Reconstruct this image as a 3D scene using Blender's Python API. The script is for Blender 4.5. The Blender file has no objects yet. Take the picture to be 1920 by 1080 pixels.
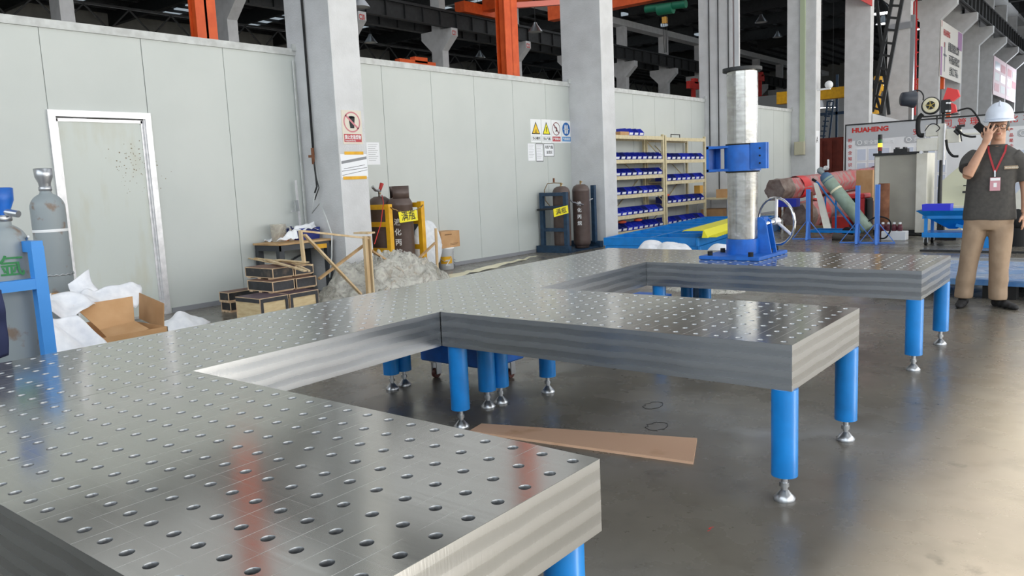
import bpy, math, random
from mathutils import Vector, Matrix
R_ = random.Random(7)
scene = bpy.context.scene
COL = scene.collection
# ------------------------------------------------------------------ camera
F_PX = 1476.31
CAM_POS = Vector((1.07691, -1.68471, 1.44102))
RIGHT = Vector((0.7842856, 0.6188263, -0.0441598))
DOWN = Vector((0.0501746, -0.1342143, -0.9896813))
FWD = Vector((-0.6183677, 0.7739771, -0.1363117))
cam_d = bpy.data.cameras.new('camera')
cam_d.sensor_width = 36.0
cam_d.lens = 36.0 * F_PX / 1920.0
cam_d.clip_end = 500
cam = bpy.data.objects.new('camera', cam_d)
COL.objects.link(cam)
m = Matrix.Identity(4)
for r in range(3):
    m[r][0] = RIGHT[r]; m[r][1] = -DOWN[r]; m[r][2] = -FWD[r]; m[r][3] = CAM_POS[r]
cam.matrix_world = m
scene.camera = cam
def at(u, v, **k):
    """the point of a real plane (x=, y= or z=) that the photograph shows at a pixel"""
    d = RIGHT * ((u - 960) / F_PX) + DOWN * ((v - 540) / F_PX) + FWD
    (a, val), = k.items(); i = 'xyz'.index(a)
    return CAM_POS + d * ((val - CAM_POS[i]) / d[i])
# ------------------------------------------------------------------ view, world, lights
scene.view_settings.view_transform = 'Standard'
scene.view_settings.look = 'None'
scene.view_settings.exposure = -0.62
scene.view_settings.gamma = 1.0
scene.view_settings.use_curve_mapping = False
world = bpy.data.worlds.new('world'); scene.world = world
world.use_nodes = True
bg = world.node_tree.nodes['Background']
bg.inputs['Color'].default_value = (0.80, 0.90, 1.0, 1)
bg.inputs['Strength'].default_value = 1.3
def area(name, loc, target, sx, sy, power, col):
    l = bpy.data.lights.new(name, 'AREA'); l.shape = 'RECTANGLE'
    l.size = sx; l.size_y = sy; l.energy = power; l.color = col
    o = bpy.data.objects.new(name, l); COL.objects.link(o)
    o.location = loc
    o.rotation_euler = (Vector(target) - Vector(loc)).to_track_quat('-Z', 'Y').to_euler()
    return o
# daylight through the window bands of the long outer side and the roof lights
area('side_daylight', (12.9, 14, 5.0), (0, 14, 3.4), 46, 6.0, 4300, (1.0, 0.985, 0.955))
area('end_fill', (0.0, -11.5, 8.0), (-2.0, 10, 4.0), 22, 8, 2200, (0.86, 0.93, 1.0))  # added fill lamp, hung high to brighten column faces but spare table-side reflections
area('far_daylight', (2.0, 78, 5.0), (2.0, 0, 3.0), 18, 8, 3000, (0.9, 0.95, 1.0))
for k, yy in enumerate((3, 16, 29, 42, 58)):
    area('roof_light_daylight', (3.0, yy, 12.6), (3.0, yy, 0), 16, 9, 900 if yy > 10 else 700, (0.93, 0.97, 1.0))
for k, yy in enumerate((8, 24, 42)):
    area('roof_light_daylight', (-19.0, yy, 12.6), (-19.0, yy, 0), 18, 13, 800, (0.95, 0.97, 1.0))
area('far_bay_daylight', (-46.0, 28, 9.0), (-40, 28, 4), 50, 5.0, 2600, (0.95, 0.98, 1.0))
sun_d = bpy.data.lights.new('sun', 'SUN'); sun_d.energy = 40.0; sun_d.angle = 0.02; sun_d.color = (1.0, 0.93, 0.8)
sun = bpy.data.objects.new('sun', sun_d); COL.objects.link(sun)
SUN_DIR = Vector((-0.80, -0.33, -0.50)).normalized()
sun.rotation_euler = SUN_DIR.to_track_quat('-Z', 'Y').to_euler()
sun.location = (20, 10, 20)
# ------------------------------------------------------------------ materials
def lin(h):
    h = h.lstrip('#'); o = []
    for i in (0, 2, 4):
        c = int(h[i:i+2], 16) / 255
        o.append(c / 12.92 if c <= .04045 else ((c + .055) / 1.055) ** 2.4)
    return (*o, 1)
MATS = {}
def mat(name, col, rough=.6, metal=0., col2=None, scale=6., amount=1., bump=0., bscale=None, stretch=None, emit=0., alpha=1., trans=0., detail=4., spec=.5, coat=0., band=(.35, .65)):
    if name in MATS: return MATS[name]
    mt = bpy.data.materials.new(name); mt.use_nodes = True
    nt = mt.node_tree; b = nt.nodes['Principled BSDF']; L = nt.links.new
    b.inputs['Base Color'].default_value = lin(col)
    b.inputs['Roughness'].default_value = rough; b.inputs['Metallic'].default_value = metal
    b.inputs['Specular IOR Level'].default_value = spec
    b.inputs['Coat Weight'].default_value = coat; b.inputs['Coat Roughness'].default_value = .12
    if emit:
        b.inputs['Emission Color'].default_value = lin(col); b.inputs['Emission Strength'].default_value = emit
    if alpha < 1: b.inputs['Alpha'].default_value = alpha
    if trans: b.inputs['Transmission Weight'].default_value = trans
    tc = nt.nodes.new('ShaderNodeTexCoord'); mp = nt.nodes.new('ShaderNodeMapping')
    L(tc.outputs['Object'], mp.inputs[0])
    if stretch: mp.inputs['Scale'].default_value = stretch
    n = nt.nodes.new('ShaderNodeTexNoise'); n.inputs['Scale'].default_value = scale; n.inputs['Detail'].default_value = detail
    L(mp.outputs[0], n.inputs['Vector'])
    if col2:
        mr = nt.nodes.new('ShaderNodeMapRange'); mr.inputs[1].default_value = band[0]; mr.inputs[2].default_value = band[1]; mr.inputs[4].default_value = amount
        L(n.outputs[0], mr.inputs[0])
        mx = nt.nodes.new('ShaderNodeMix'); mx.data_type = 'RGBA'
        mx.inputs[6].default_value = lin(col); mx.inputs[7].default_value = lin(col2)
        L(mr.outputs[0], mx.inputs[0]); L(mx.outputs[2], b.inputs['Base Color'])
    if bump:
        n2 = n
        if bscale:
            n2 = nt.nodes.new('ShaderNodeTexNoise'); n2.inputs['Scale'].default_value = bscale; n2.inputs['Detail'].default_value = 3
            L(mp.outputs[0], n2.inputs['Vector'])
        bp = nt.nodes.new('ShaderNodeBump'); bp.inputs['Strength'].default_value = bump; bp.inputs['Distance'].default_value = .02
        L(n2.outputs[0], bp.inputs['Height']); L(bp.outputs[0], b.inputs['Normal'])
    MATS[name] = mt
    return mt
# ------------------------------------------------------------------ mesh builder
def basis(d):
    d = Vector(d).normalized()
    a = Vector((0, 0, 1)) if abs(d.z) < .9 else Vector((1, 0, 0))
    x = d.cross(a).normalized(); return x, d.cross(x).normalized(), d
class B:
    def __init__(s): s.v = []; s.f = []; s.uv = {}; s.sm = []
    def add(s, vs, fs, smooth=False, uvs=None):
        o = len(s.v); s.v += [Vector(p) for p in vs]
        for k, f in enumerate(fs):
            if uvs: s.uv[len(s.f)] = uvs[k]
            s.f.append([i + o for i in f]); s.sm.append(smooth)
        return s
    def box(s, c, d, rz=0., rot=None, bevel=0.):
        c = Vector(c); h = Vector(d) / 2
        M = rot if rot is not None else Matrix.Rotation(rz, 3, 'Z')
        if bevel:
            b = min(bevel, min(h) * .9); vs = []; 
            for sz in (-1, 1):
                for ins, zz in (((b, h.z), (0, h.z - b)) if sz > 0 else ((0, h.z - b), (b, h.z))):
                    x, y = h.x - ins, h.y - ins; k = b * (0 if ins else 1)
                    for px, py in ((-x, -y + k), (-x + k, -y), (x - k, -y), (x, -y + k), (x, y - k), (x - k, y), (-x + k, y), (-x, y - k)):
                        vs.append(c + M @ Vector((px, py, sz * zz)))
            vs = vs[8:16] + vs[0:8] + vs[24:32] + vs[16:24]
            fs = [list(range(7, -1, -1)), list(range(24, 32))]
            for l in range(3):
                for i in range(8):
                    j = (i + 1) % 8; fs.append([l*8+i, l*8+j, l*8+8+j, l*8+8+i])
            return s.add(vs, fs)
        vs = [c + M @ Vector((x*h.x, y*h.y, z*h.z)) for x in (-1, 1) for y in (-1, 1) for z in (-1, 1)]
        return s.add(vs, [(0,1,3,2),(4,6,7,5),(0,4,5,1),(2,3,7,6),(0,2,6,4),(1,5,7,3)])
    def bb(s, x0, y0, z0, x1, y1, z1, bevel=0.):
        return s.box(((x0+x1)/2, (y0+y1)/2, (z0+z1)/2), (abs(x1-x0), abs(y1-y0), abs(z1-z0)), bevel=bevel)
    def bar(s, p, q, w, h=None, up=(0, 0, 1)):
        p = Vector(p); q = Vector(q); h = h or w; d = (q - p).normalized(); u = Vector(up)
        if abs(d.dot(u)) > .98: u = Vector((1, 0, 0))
        x = d.cross(u).normalized(); y = x.cross(d)
        vs = [e + x*a*w/2 + y*b*h/2 for e in (p, q) for a, b in ((-1,-1),(1,-1),(1,1),(-1,1))]
        return s.add(vs, [(3,2,1,0),(4,5,6,7),(0,1,5,4),(1,2,6,5),(2,3,7,6),(3,0,4,7)])
    def cyl(s, p, q, r, r2=None, n=20, caps=True):
        p = Vector(p); q = Vector(q); r2 = r if r2 is None else r2
        x, y, d = basis(q - p)
        vs = [e + (x*math.cos(2*math.pi*i/n) + y*math.sin(2*math.pi*i/n))*rr for e, rr in ((p, r), (q, r2)) for i in range(n)]
        s.add(vs, [(i, (i+1) % n, n+(i+1) % n, n+i) for i in range(n)], True)
        if caps:
            s.add(vs[:n], [list(range(n-1, -1, -1))]); s.add(vs[n:], [list(range(n))])
        return s
    def lathe(s, prof, c=(0, 0, 0), axis=(0, 0, 1), n=24):
        """prof: (radius, height) list"""
        x, y, d = basis(axis); c = Vector(c); vs = []; fs = []
        for r, h in prof:
            for i in range(n): vs.append(c + d*h + (x*math.cos(2*math.pi*i/n) + y*math.sin(2*math.pi*i/n))*max(r, 1e-4))
        for k in range(len(prof)-1):
            for i in range(n): fs.append((k*n+i, k*n+(i+1) % n, (k+1)*n+(i+1) % n, (k+1)*n+i))
        return s.add(vs, fs, True)
    def tube(s, pts, r, n=8, closed=False):
        pts = [Vector(p) for p in pts]; N = len(pts); vs = []; fs = []; last = None
        for k, p in enumerate(pts):
            a = pts[(k-1) % N] if (k or closed) else p; b = pts[(k+1) % N] if (k < N-1 or closed) else p
            d = (b - a).normalized()
            if last is None: x, y, _ = basis(d)
            else:
                x = (last - d*last.dot(d)).normalized(); y = d.cross(x)
            last = x; rr = r[k] if isinstance(r, (list, tuple)) else r
            for i in range(n): vs.append(p + (x*math.cos(2*math.pi*i/n) + y*math.sin(2*math.pi*i/n))*rr)
        for k in range(N if closed else N-1):
            k2 = (k+1) % N
            for i in range(n): fs.append((k*n+i, k*n+(i+1) % n, k2*n+(i+1) % n, k2*n+i))
        s.add(vs, fs, True)
        if not closed: s.add(vs[:n], [list(range(n-1, -1, -1))]); s.add(vs[-n:], [list(range(n))])
        return s
    def prism(s, pts, vec):
        """closed outline (3D points, counter-clockwise seen against vec) swept by vec"""
        pts = [Vector(p) for p in pts]; n = len(pts); vec = Vector(vec)
        vs = pts + [p + vec for p in pts]
        return s.add(vs, [list(range(n-1, -1, -1)), list(range(n, 2*n))] + [(i, (i+1) % n, n+(i+1) % n, n+i) for i in range(n)])
    def sphere(s, c, r, n=16, m=10, sc=(1, 1, 1)):
        c = Vector(c); vs = []; fs = []
        for j in range(m+1):
            t = math.pi*j/m
            for i in range(n):
                a = 2*math.pi*i/n; vs.append(c + Vector((math.sin(t)*math.cos(a)*sc[0], math.sin(t)*math.sin(a)*sc[1], -math.cos(t)*sc[2]))*r)
        for j in range(m):
            for i in range(n): fs.append((j*n+i, j*n+(i+1) % n, (j+1)*n+(i+1) % n, (j+1)*n+i))
        return s.add(vs, fs, True)
    def build(s, name, mt, parent=None, world=True):
        """world: the coordinates are world ones even under a parent"""
        me = bpy.data.meshes.new(name)
        vs = s.v
        if parent is not None and world:
            inv = ROOTM[parent.name].inverted(); vs = [inv @ p for p in vs]
        me.from_pydata([tuple(p) for p in vs], [], s.f)
        if s.uv:
            ul = me.uv_layers.new(name='UVMap')
            for pi, uvs in s.uv.items():
                p = me.polygons[pi]
                for k, li in enumerate(p.loop_indices): ul.data[li].uv = uvs[k]
        me.polygons.foreach_set('use_smooth', s.sm)
        if isinstance(mt, str): mt = MATS[mt]
        me.materials.append(mt)
        o = bpy.data.objects.new(name, me); COL.objects.link(o)
        if parent is not None:
            o.parent = parent; ROOTM[o.name] = ROOTM[parent.name]
        else: ROOTM[o.name] = Matrix.Identity(4)
        return o
ROOTM = {}
def thing(name, label, cat, loc=(0, 0, 0), rz=0., group=None):
    o = bpy.data.objects.new(name, None); COL.objects.link(o); o.empty_display_size = .1
    o.location = loc; o.rotation_euler = (0, 0, rz)
    o['label'] = label; o['category'] = cat
    if group: o['group'] = group
    ROOTM[o.name] = Matrix.Translation(Vector(loc)) @ Matrix.Rotation(rz, 4, 'Z')
    return o
def tag(o, label, cat, group=None):
    o['label'] = label; o['category'] = cat
    if group: o['group'] = group
    return o
def struct(o): o['kind'] = 'structure'; return o
def kids(o): return [c for c in bpy.data.objects if c.parent == o]
def dup(root, loc, rz=None, label=None):
    ch = kids(root); gr = [(c, kids(c)) for c in ch]
    r = root.copy(); COL.objects.link(r); r.location = loc
    if rz is not None: r.rotation_euler = (0, 0, rz)
    if label: r['label'] = label
    for c, g in gr:
        d = c.copy(); COL.objects.link(d); d.parent = r
        for e in g:
            h = e.copy(); COL.objects.link(h); h.parent = d
    ROOTM[r.name] = Matrix.Translation(Vector(loc)) @ Matrix.Rotation(r.rotation_euler.z, 4, 'Z')
    return r
def text(s, size, o, xd, yd, mt, parent=None, name='lettering', bold=0., ext=.0015, align='LEFT', world=True, sx=1.):
    """writing as flat raised letters: o is the baseline start, xd the reading direction, yd up"""
    cu = bpy.data.curves.new(name, 'FONT'); cu.body = s; cu.size = size; cu.extrude = ext; cu.offset = bold; cu.align_x = align
    cu.resolution_u = 3
    t = bpy.data.objects.new('t', cu); COL.objects.link(t)
    bpy.context.view_layer.update()
    dg = bpy.context.evaluated_depsgraph_get()
    me = bpy.data.meshes.new_from_object(t.evaluated_get(dg)); bpy.data.objects.remove(t)
    xd = Vector(xd).normalized(); yd = Vector(yd).normalized(); zd = xd.cross(yd)
    b = B(); b.add([Vector(o) + xd*v.co.x*sx + yd*v.co.y + zd*v.co.z for v in me.vertices], [list(p.vertices) for p in me.polygons])
    bpy.data.meshes.remove(me)
    return b.build(name, mt, parent, world)
X, Y, Z = Vector((1, 0, 0)), Vector((0, 1, 0)), Vector((0, 0, 1))

# ------------------------------------------------------------------ palette
mat('concrete', '#d4d5d7', .8, col2='#c3c4c5', scale=3, amount=.7, bump=.25, bscale=40)
mat('panel', '#c3c8c5', .45, col2='#b9bfbc', scale=1.2, amount=.5, band=(.4, .7))
mat('panel_trim', '#c9cccb', .5, col2='#9b9c9a', scale=9, amount=.5)
mat('alu', '#e4e3e6', .35, .35, col2='#cfcfd2', scale=14)
mat('steel_blue', '#0d84d8', .36, col2='#0b7ac9', scale=9, spec=.5)
mat('blue', '#1668c8', .42, col2='#1259ae', scale=12)
mat('navy', '#27445f', .5, col2='#1c344b', scale=15)
mat('orange', '#ec642a', .5, col2='#dd561f', scale=4)
mat('red', '#c32a22', .5, col2='#a8231e', scale=8)
mat('yellow', '#e8b012', .5, col2='#d69d0c', scale=9)
mat('sign_yellow', '#f0e21c', .5)
mat('black', '#17181a', .5, col2='#232426', scale=20)
mat('rubber', '#111214', .75)
mat('dark_steel', '#2a2c2e', .6, col2='#1e2022', scale=5)
mat('roof', '#77797d', .85, col2='#54575b', scale=2)
mat('white', '#eceef0', .5)
mat('paper', '#eef0f4', .7)
mat('ink', '#26282c', .7)
mat('grey_ink', '#8b8d92', .7)
mat('red_ink', '#c22b26', .6)
mat('pink_ink', '#c98290', .6)
mat('chrome', '#d5d6d8', .18, 1.0)
mat('zinc', '#b9bcc0', .32, .9)
mat('brass', '#a98d5e', .4, .8, col2='#7f6a45', scale=30)
mat('cardboard', '#c9a075', .8, col2='#bd9265', scale=5)
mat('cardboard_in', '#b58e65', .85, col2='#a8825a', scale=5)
mat('pine', '#e2cda8', .7, col2='#c9aa7e', scale=5, stretch=(2, 2, .4))
mat('pine2', '#c8a67a', .7, col2='#a88458', scale=6)
mat('rust', '#6e4530', .85, col2='#8a5c42', scale=8)

# ------------------------------------------------------------------ floor
def floor_mat():
    mt = bpy.data.materials.new('floor_paint'); mt.use_nodes = True
    nt = mt.node_tree; b = nt.nodes['Principled BSDF']; L = nt.links.new; N = nt.nodes.new
    tc = N('ShaderNodeTexCoord')
    def noise(scale, detail=5, rough=.55):
        n = N('ShaderNodeTexNoise'); n.inputs['Scale'].default_value = scale; n.inputs['Detail'].default_value = detail; n.inputs['Roughness'].default_value = rough
        L(tc.outputs['Object'], n.inputs['Vector']); return n
    def rng(n, a, c, lo=0., hi=1.):
        r = N('ShaderNodeMapRange'); r.inputs[1].default_value = a; r.inputs[2].default_value = c; r.inputs[3].default_value = lo; r.inputs[4].default_value = hi
        L(n.outputs[0], r.inputs[0]); return r
    def mix(f, a, bcol):
        x = N('ShaderNodeMix'); x.data_type = 'RGBA'; L(f.outputs[0], x.inputs[0])
        if isinstance(a, str): x.inputs[6].default_value = lin(a)
        else: L(a.outputs[2], x.inputs[6])
        x.inputs[7].default_value = lin(bcol); return x
    base = mix(rng(noise(.6), .35, .65), '#757066', '#66615a')
    base = mix(rng(noise(5), .5, .75, 0, .6), base, '#5c5850')
    base = mix(rng(noise(2.3, 8, .7), .60, .70, 0, .75), base, '#45433d')
    base = mix(rng(noise(60, 3), .68, .74, 0, .5), base, '#8b877c')
    L(base.outputs[2], b.inputs['Base Color'])
    rr = rng(noise(3, 6), .3, .7, .16, .38); L(rr.outputs[0], b.inputs['Roughness'])
    bp = N('ShaderNodeBump'); bp.inputs['Strength'].default_value = .05; bp.inputs['Distance'].default_value = .01
    L(noise(9, 4).outputs[0], bp.inputs['Height']); L(bp.outputs[0], b.inputs['Normal'])
    b.inputs['Specular IOR Level'].default_value = .55
    return mt
struct(B().bb(-56, -13, -.2, 14, 110, 0).build('floor', floor_mat()))

# ------------------------------------------------------------------ partition wall on the left
XW = -8.2
COLY = [-1.3, 5.33, 12.08, 18.57, 25.35, 31.9, 38.6, 45.25, 51.5, 57.8, 64.0, 70.7, 76.9, 83.3]
def panel_wall(y0, y1, seams, h=3.3, x=XW):
    """sandwich panels: the joints are real gaps of 6 mm"""
    b = B(); e = [y0] + seams + [y1]
    for a, c in zip(e[:-1], e[1:]):
        b.bb(x-.08, a+.004, 0, x, c-.004, h)
    b.bb(x-.07, y0, 0, x-.012, y1, h)
    return b
struct(panel_wall(-8, -1.3, [-6.9, -5.8, -4.7, -3.6, -2.5]).build('wall_left_front', 'panel'))
# the doorway of the first bay is left open between y 2.09 and 3.11
wl = B()
for a, c, z0 in [(-1.3+.49, -.1, 0), (-.1, .95, 0), (.95, 2.05, 0), (3.155, 4.22, 0), (4.22, 5.33, 0), (2.05, 3.155, 2.37)]:
    wl.bb(XW-.08, a+.004, z0, XW, c-.004, 3.3)
wl.bb(XW-.07, -.8, 0, XW-.012, 2.05, 3.3); wl.bb(XW-.07, 3.155, 0, XW-.012, 5.33, 3.3); wl.bb(XW-.07, 2.0, 2.37, XW-.012, 3.2, 3.3)
struct(wl.build('wall_left', 'panel'))
struct(panel_wall(5.82, 12.08, [6.93, 8.02, 9.1, 10.2, 11.25]).build('wall_left_middle', 'panel'))
struct(panel_wall(12.57, 18.57, [13.6, 14.7, 15.75, 16.8, 17.75]).build('wall_left_far', 'panel'))
struct(panel_wall(19.06, 25.35, [20.4, 21.5, 22.6, 23.7, 24.6]).build('wall_left_end', 'panel'))
for k, (a, c) in enumerate([(-8, -1.3), (-.81, 5.33), (5.82, 12.08), (12.57, 18.57), (19.06, 25.35)]):
    b = B(); b.bb(XW-.11, a, 3.27, XW+.025, c, 3.36); b.bb(XW-.1, a, 3.2, XW-.09, c, 3.3)
    b.bb(XW+.012, c-.06, 3.33, XW+.05, c+.0, 3.42)
    struct(b.build('trim_%d' % (k+1), 'panel_trim'))
# thin dirty floor channel at the foot of the panels
for k, (a, c) in enumerate([(-.81, 2.03), (3.2, 5.33), (5.82, 12.08), (12.57, 18.57), (19.06, 25.35)]):
    struct(B().bb(XW, a, 0, XW+.012, c, .06).build('baseboard_%d' % (k+1), 'grey_ink'))
# door of the panel wall
dr = thing('door_1', 'x', 'door', (XW, 2.6, 0)); del dr['label']; del dr['category']; dr['kind'] = 'structure'
b = B()
b.bb(XW-.09, 2.03, 0, XW+.03, 2.10, 2.34); b.bb(XW-.09, 3.10, 0, XW+.03, 3.17, 2.34); b.bb(XW-.09, 2.03, 2.34, XW+.03, 3.17, 2.41)
b.bb(XW-.09, 2.10, 0, XW+.012, 2.115, 2.34); b.bb(XW-.09, 3.085, 0, XW+.012, 3.10, 2.34)
b.build('door_frame', 'alu', dr)
mat('door_skin', '#c6ccc7', .45, col2='#b9b69f', scale=2.2, amount=.55, stretch=(1, 2.2, .7), band=(.5, .78), detail=7)
B().bb(XW-.06, 2.115, .02, XW-.02, 3.085, 2.325).build('door_leaf', 'door_skin', dr)
b = B(); b.bb(XW-.022, 2.12, 2.29, XW-.012, 3.08, 2.325); b.bb(XW-.022, 2.115, .02, XW-.012, 2.14, 2.32); b.bb(XW-.022, 3.06, .02, XW-.012, 3.085, 2.32)
b.build('edge_strip', 'alu', dr)
b = B()
rd = random.Random(3)
for _ in range(90):                          # splashes of dirt on the door and beside it
    yy = rd.gauss(3.0, .17); zz = rd.gauss(1.82, .14); r = rd.uniform(.003, .011)
    if 3.08 < yy < 3.19: continue
    x = XW-.0195 if yy < 3.08 else XW+.0005
    p = Vector((x, yy, zz)); b.add([p+Vector((.0006, r*math.cos(t*1.05), r*.8*math.sin(t*1.05)*rd.uniform(.6, 1.3))) for t in range(6)], [(0,1,2,3,4,5)])
b.build('splash_marks', mat('splash', '#8a836f', .8), dr)

# ------------------------------------------------------------------ concrete columns with corbels
def column(name, x0, x1, y, label, top=12.9, group=None, sides=(1, 1), z_up=9.75, upper=None):
    r = thing(name, label, 'column', ((x0+x1)/2, y+.245, 0), group=group)
    n, o = 8.63, .75
    pts = [(x1, y, 0), (x1, y, n)]
    if sides[1]: pts += [(x1+o, y, n+.70), (x1+o, y, n+1.1)]
    pts += [(x1-.08 if sides[1] else x1, y, n+1.1)]
    pts += [(x1-.08 if sides[1] else x1, y, top)]
    pts += [(x0+.08 if sides[0] else x0, y, top), (x0+.08 if sides[0] else x0, y, n+1.1)]
    if sides[0]: pts += [(x0-o, y, n+1.1), (x0-o, y, n+.70)]
    pts += [(x0, y, n), (x0, y, 0)]
    B().prism(pts, (0, .49, 0)).build('shaft', 'concrete', r)
    return r
LBL = ['white concrete column nearest the camera on the left, mostly outside the picture',
 'white concrete column with the red prohibition sign and yellow taped paper',
 'white concrete column between the warning signs and the tall blue-bin shelves',
 'white concrete column behind the standing steel tube, with thin cables down its face',
 'white concrete column with green conduit and grey junction box',
 'white concrete column rising behind the left end of the lettered display board',
 'white concrete column behind the ladder tower, second beyond the board end',
 'white concrete column holding the left edge of the large slogan banner',
 'white concrete column holding the right edge of the large slogan banner',
 'distant white concrete column with bare front between the two banners',
 'distant white concrete column at the left edge of the pink double banner',
 'distant white concrete column in the middle of the pink double banner',
 'distant white concrete column at the right edge of the pink double banner',
 'farthest white concrete column at the right picture edge']
COLS = []
for y, l in zip(COLY, LBL):
    COLS.append(column('concrete_column', XW-.15, -7.41, y, l, group='concrete columns of the near row'))
for i, y in enumerate([11.35, 18.0, 24.6, 31.15, 37.8, 44.4, 51, 57.6, 64.2, 70.8, 77.4, 84]):
    c = column('far_column', -30.1, -29.3, y, 'grey concrete column with double corbel, %s in the far row behind the partition' % ('first','second','third','fourth','fifth','sixth','seventh','eighth','ninth','tenth','eleventh','last')[i], top=12.3, group='concrete columns of the far row')
    if i < 6:
        text('C%d' % (18+i), .34, (-28.545, y+.03, 9.36), Y, Z, 'red_ink', c, bold=.008, sx=.62)
tb = B(); tb.bb(-30.1, -5, 12.3, -29.3, 100, 12.75); struct(tb.build('trim_20', 'concrete'))
tb = B(); tb.bb(XW, -5, 12.9, -7.41, 100, 13.2); struct(tb.build('trim_21', 'concrete'))

def girder(name, x, z0, z1, y0, y1, label, w=.3, mt='dark_steel', step=1.3, flip=1):
    r = thing(name, label, 'crane girder', (x, y0, z0))
    b = B(); b.bb(x-w/2, y0, z1-.04, x+w/2, y1, z1); b.bb(x-w/2, y0, z0, x+w/2, y1, z0+.04); b.bb(x-.02, y0, z0, x+.02, y1, z1)
    b.build('beam', mt, r)
    s = B(); y = y0+.3
    while y < y1: s.bb(x-w*.45, y, z0+.04, x+w*.45, y+.03, z1-.04); y += step
    o = s.build('stiffener', mt, r); o['kind'] = 'stuff'
    B().bb(x-.04, y0, z1, x+.04, y1, z1+.12).build('rail', mt, r)
    return r
girder('crane_girder', -28.75, 9.73, 10.55, -5, 95, 'long black crane girder resting on the numbered corbels of the far row')
girder('crane_girder', -30.65, 9.73, 10.55, -5, 95, 'black crane girder on the back corbels of the far row')
girder('crane_girder', -6.85, 9.73, 10.75, -5, 95, 'dark crane girder receding along the near columns at upper right')
girder('crane_girder', -8.75, 9.73, 10.6, -5, 95, 'dark crane girder on the back corbels of the near column row')

# ------------------------------------------------------------------ ceiling: roof sheets, purlins, trusses, roof lights
struct(B().bb(-56, -13, 14.2, 14, 110, 14.35).build('ceiling', 'roof'))
pu = B()
for x in [-55+1.5*i for i in range(46)]: pu.bb(x-.05, -13, 13.95, x+.05, 105, 14.2)
struct(pu.build('ceiling_purlins', 'dark_steel'))
tr = B()
for y in COLY[1:-1:1]:
    for x0, x1 in ((-55, -30.1), (-29.3, XW), (-7.41, 13)):
        tr.bb(x0, y+.1, 13.1, x1, y+.4, 13.95)
struct(tr.build('ceiling_trusses', 'dark_steel'))
glow = mat('roof_light', '#c4d3de', .6, emit=.75)
k = 0
for x0, x1 in ((-54, -31), (-28, -10), (-6, 11)):
    for y in [-6, 2, 8.9, 15, 22, 28.6, 35, 42, 48.5, 55, 62, 69]:
        k += 1
        o = B().bb(x0, y, 14.12, x1, y+1.1, 14.19).build('window_%d' % k, glow); struct(o)
# ------------------------------------------------------------------ outer walls with window bands
mat('outer_wall', '#a9a9a4', .8, col2='#9c9c98', scale=2)
sky = mat('daylight_glass', '#e9f1f6', .4, emit=1.15)
def outer(name, x0, y0, x1, y1, zs):
    b = B()
    for a, c in zs: b.bb(x0, y0, a, x1, y1, c)
    return struct(b.build(name, 'outer_wall'))
# right hand side: a tall gate stands open and lets the sun in
outer('wall_right', 13.3, -13, 13.5, 110, [(8.2, 14.2)])
outer('wall_right_sill', 13.3, -13, 13.5, 2.5, [(0, 2.2)]); outer('wall_right_sill_far', 13.3, 44, 13.5, 110, [(0, 2.2)])
struct(B().bb(13.5, -30, -.25, 60, 130, -.05).build('floor_yard', 'outer_wall'))
gw = B()
for (y0, y1, z0, z1) in ((-13, 2.5, 2.2, 8.2), (2.5, 12.5, 8.08, 8.2), (12.5, 44, 7.0, 8.2), (44, 110, 2.2, 8.2)): gw.bb(13.36, y0, z0, 13.4, y1, z1)
struct(gw.build('window_60', sky))        # the long gates stand open
b = B()
for y in [-13+4*i for i in range(31)]:
    if not 2 < y < 44: b.bb(13.2, y, 2.2, 13.5, y+.35, 8.2)
b.bb(13.25, -13, 4.9, 13.5, 2.5, 5.05); b.bb(13.25, 44, 4.9, 13.5, 110, 5.05)
struct(b.build('trim_30', 'outer_wall'))
outer('wall_back', -56, -13.2, 14, -13, [(0, .5), (7.5, 14.2)])
struct(B().bb(-10, -13.12, .5, 13, -13.08, 7.5).build('window_61', sky))
b = B()
for x in [-10+3*i for i in range(8)]: b.bb(x, -13.1, .5, x+.3, -12.95, 7.5)
b.bb(-56, -13.2, .5, -10, -13, 7.5)
struct(b.build('trim_31', 'outer_wall'))
outer('wall_far', -56, 105, 14, 105.2, [(0, 4.5), (7.5, 14.2)])
struct(B().bb(-56, 105.05, 4.5, 14, 105.1, 7.5).build('window_62', sky))
b = B()
for x in [-56+4*i for i in range(18)]: b.bb(x, 104.8, 4.5, x+2.2, 105.2, 7.5)
struct(b.build('trim_32', 'outer_wall'))
outer('wall_outermost', -56.2, -13, -56, 110, [(0, 14.2)])
def densify(pts, rs, k=5):
    P = [Vector(p) for p in pts]; o = []; q = []
    for i in range(len(P)-1):
        a = P[max(i-1, 0)]; b_ = P[i]; c = P[i+1]; d = P[min(i+2, len(P)-1)]
        for j in range(k):
            t = j/k; o.append(.5*((2*b_)+(c-a)*t+(2*a-5*b_+4*c-d)*t*t+(-a+3*b_-3*c+d)*t**3)); q.append(rs[i]+(rs[i+1]-rs[i])*t)
    o.append(P[-1]); q.append(rs[-1]); return o, q
struct(B().bb(-29, 62, 0, -8.45, 62.2, 7.2).build('wall_inner_far', mat('inner_wall', '#a3a6a8', .8)))
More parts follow.
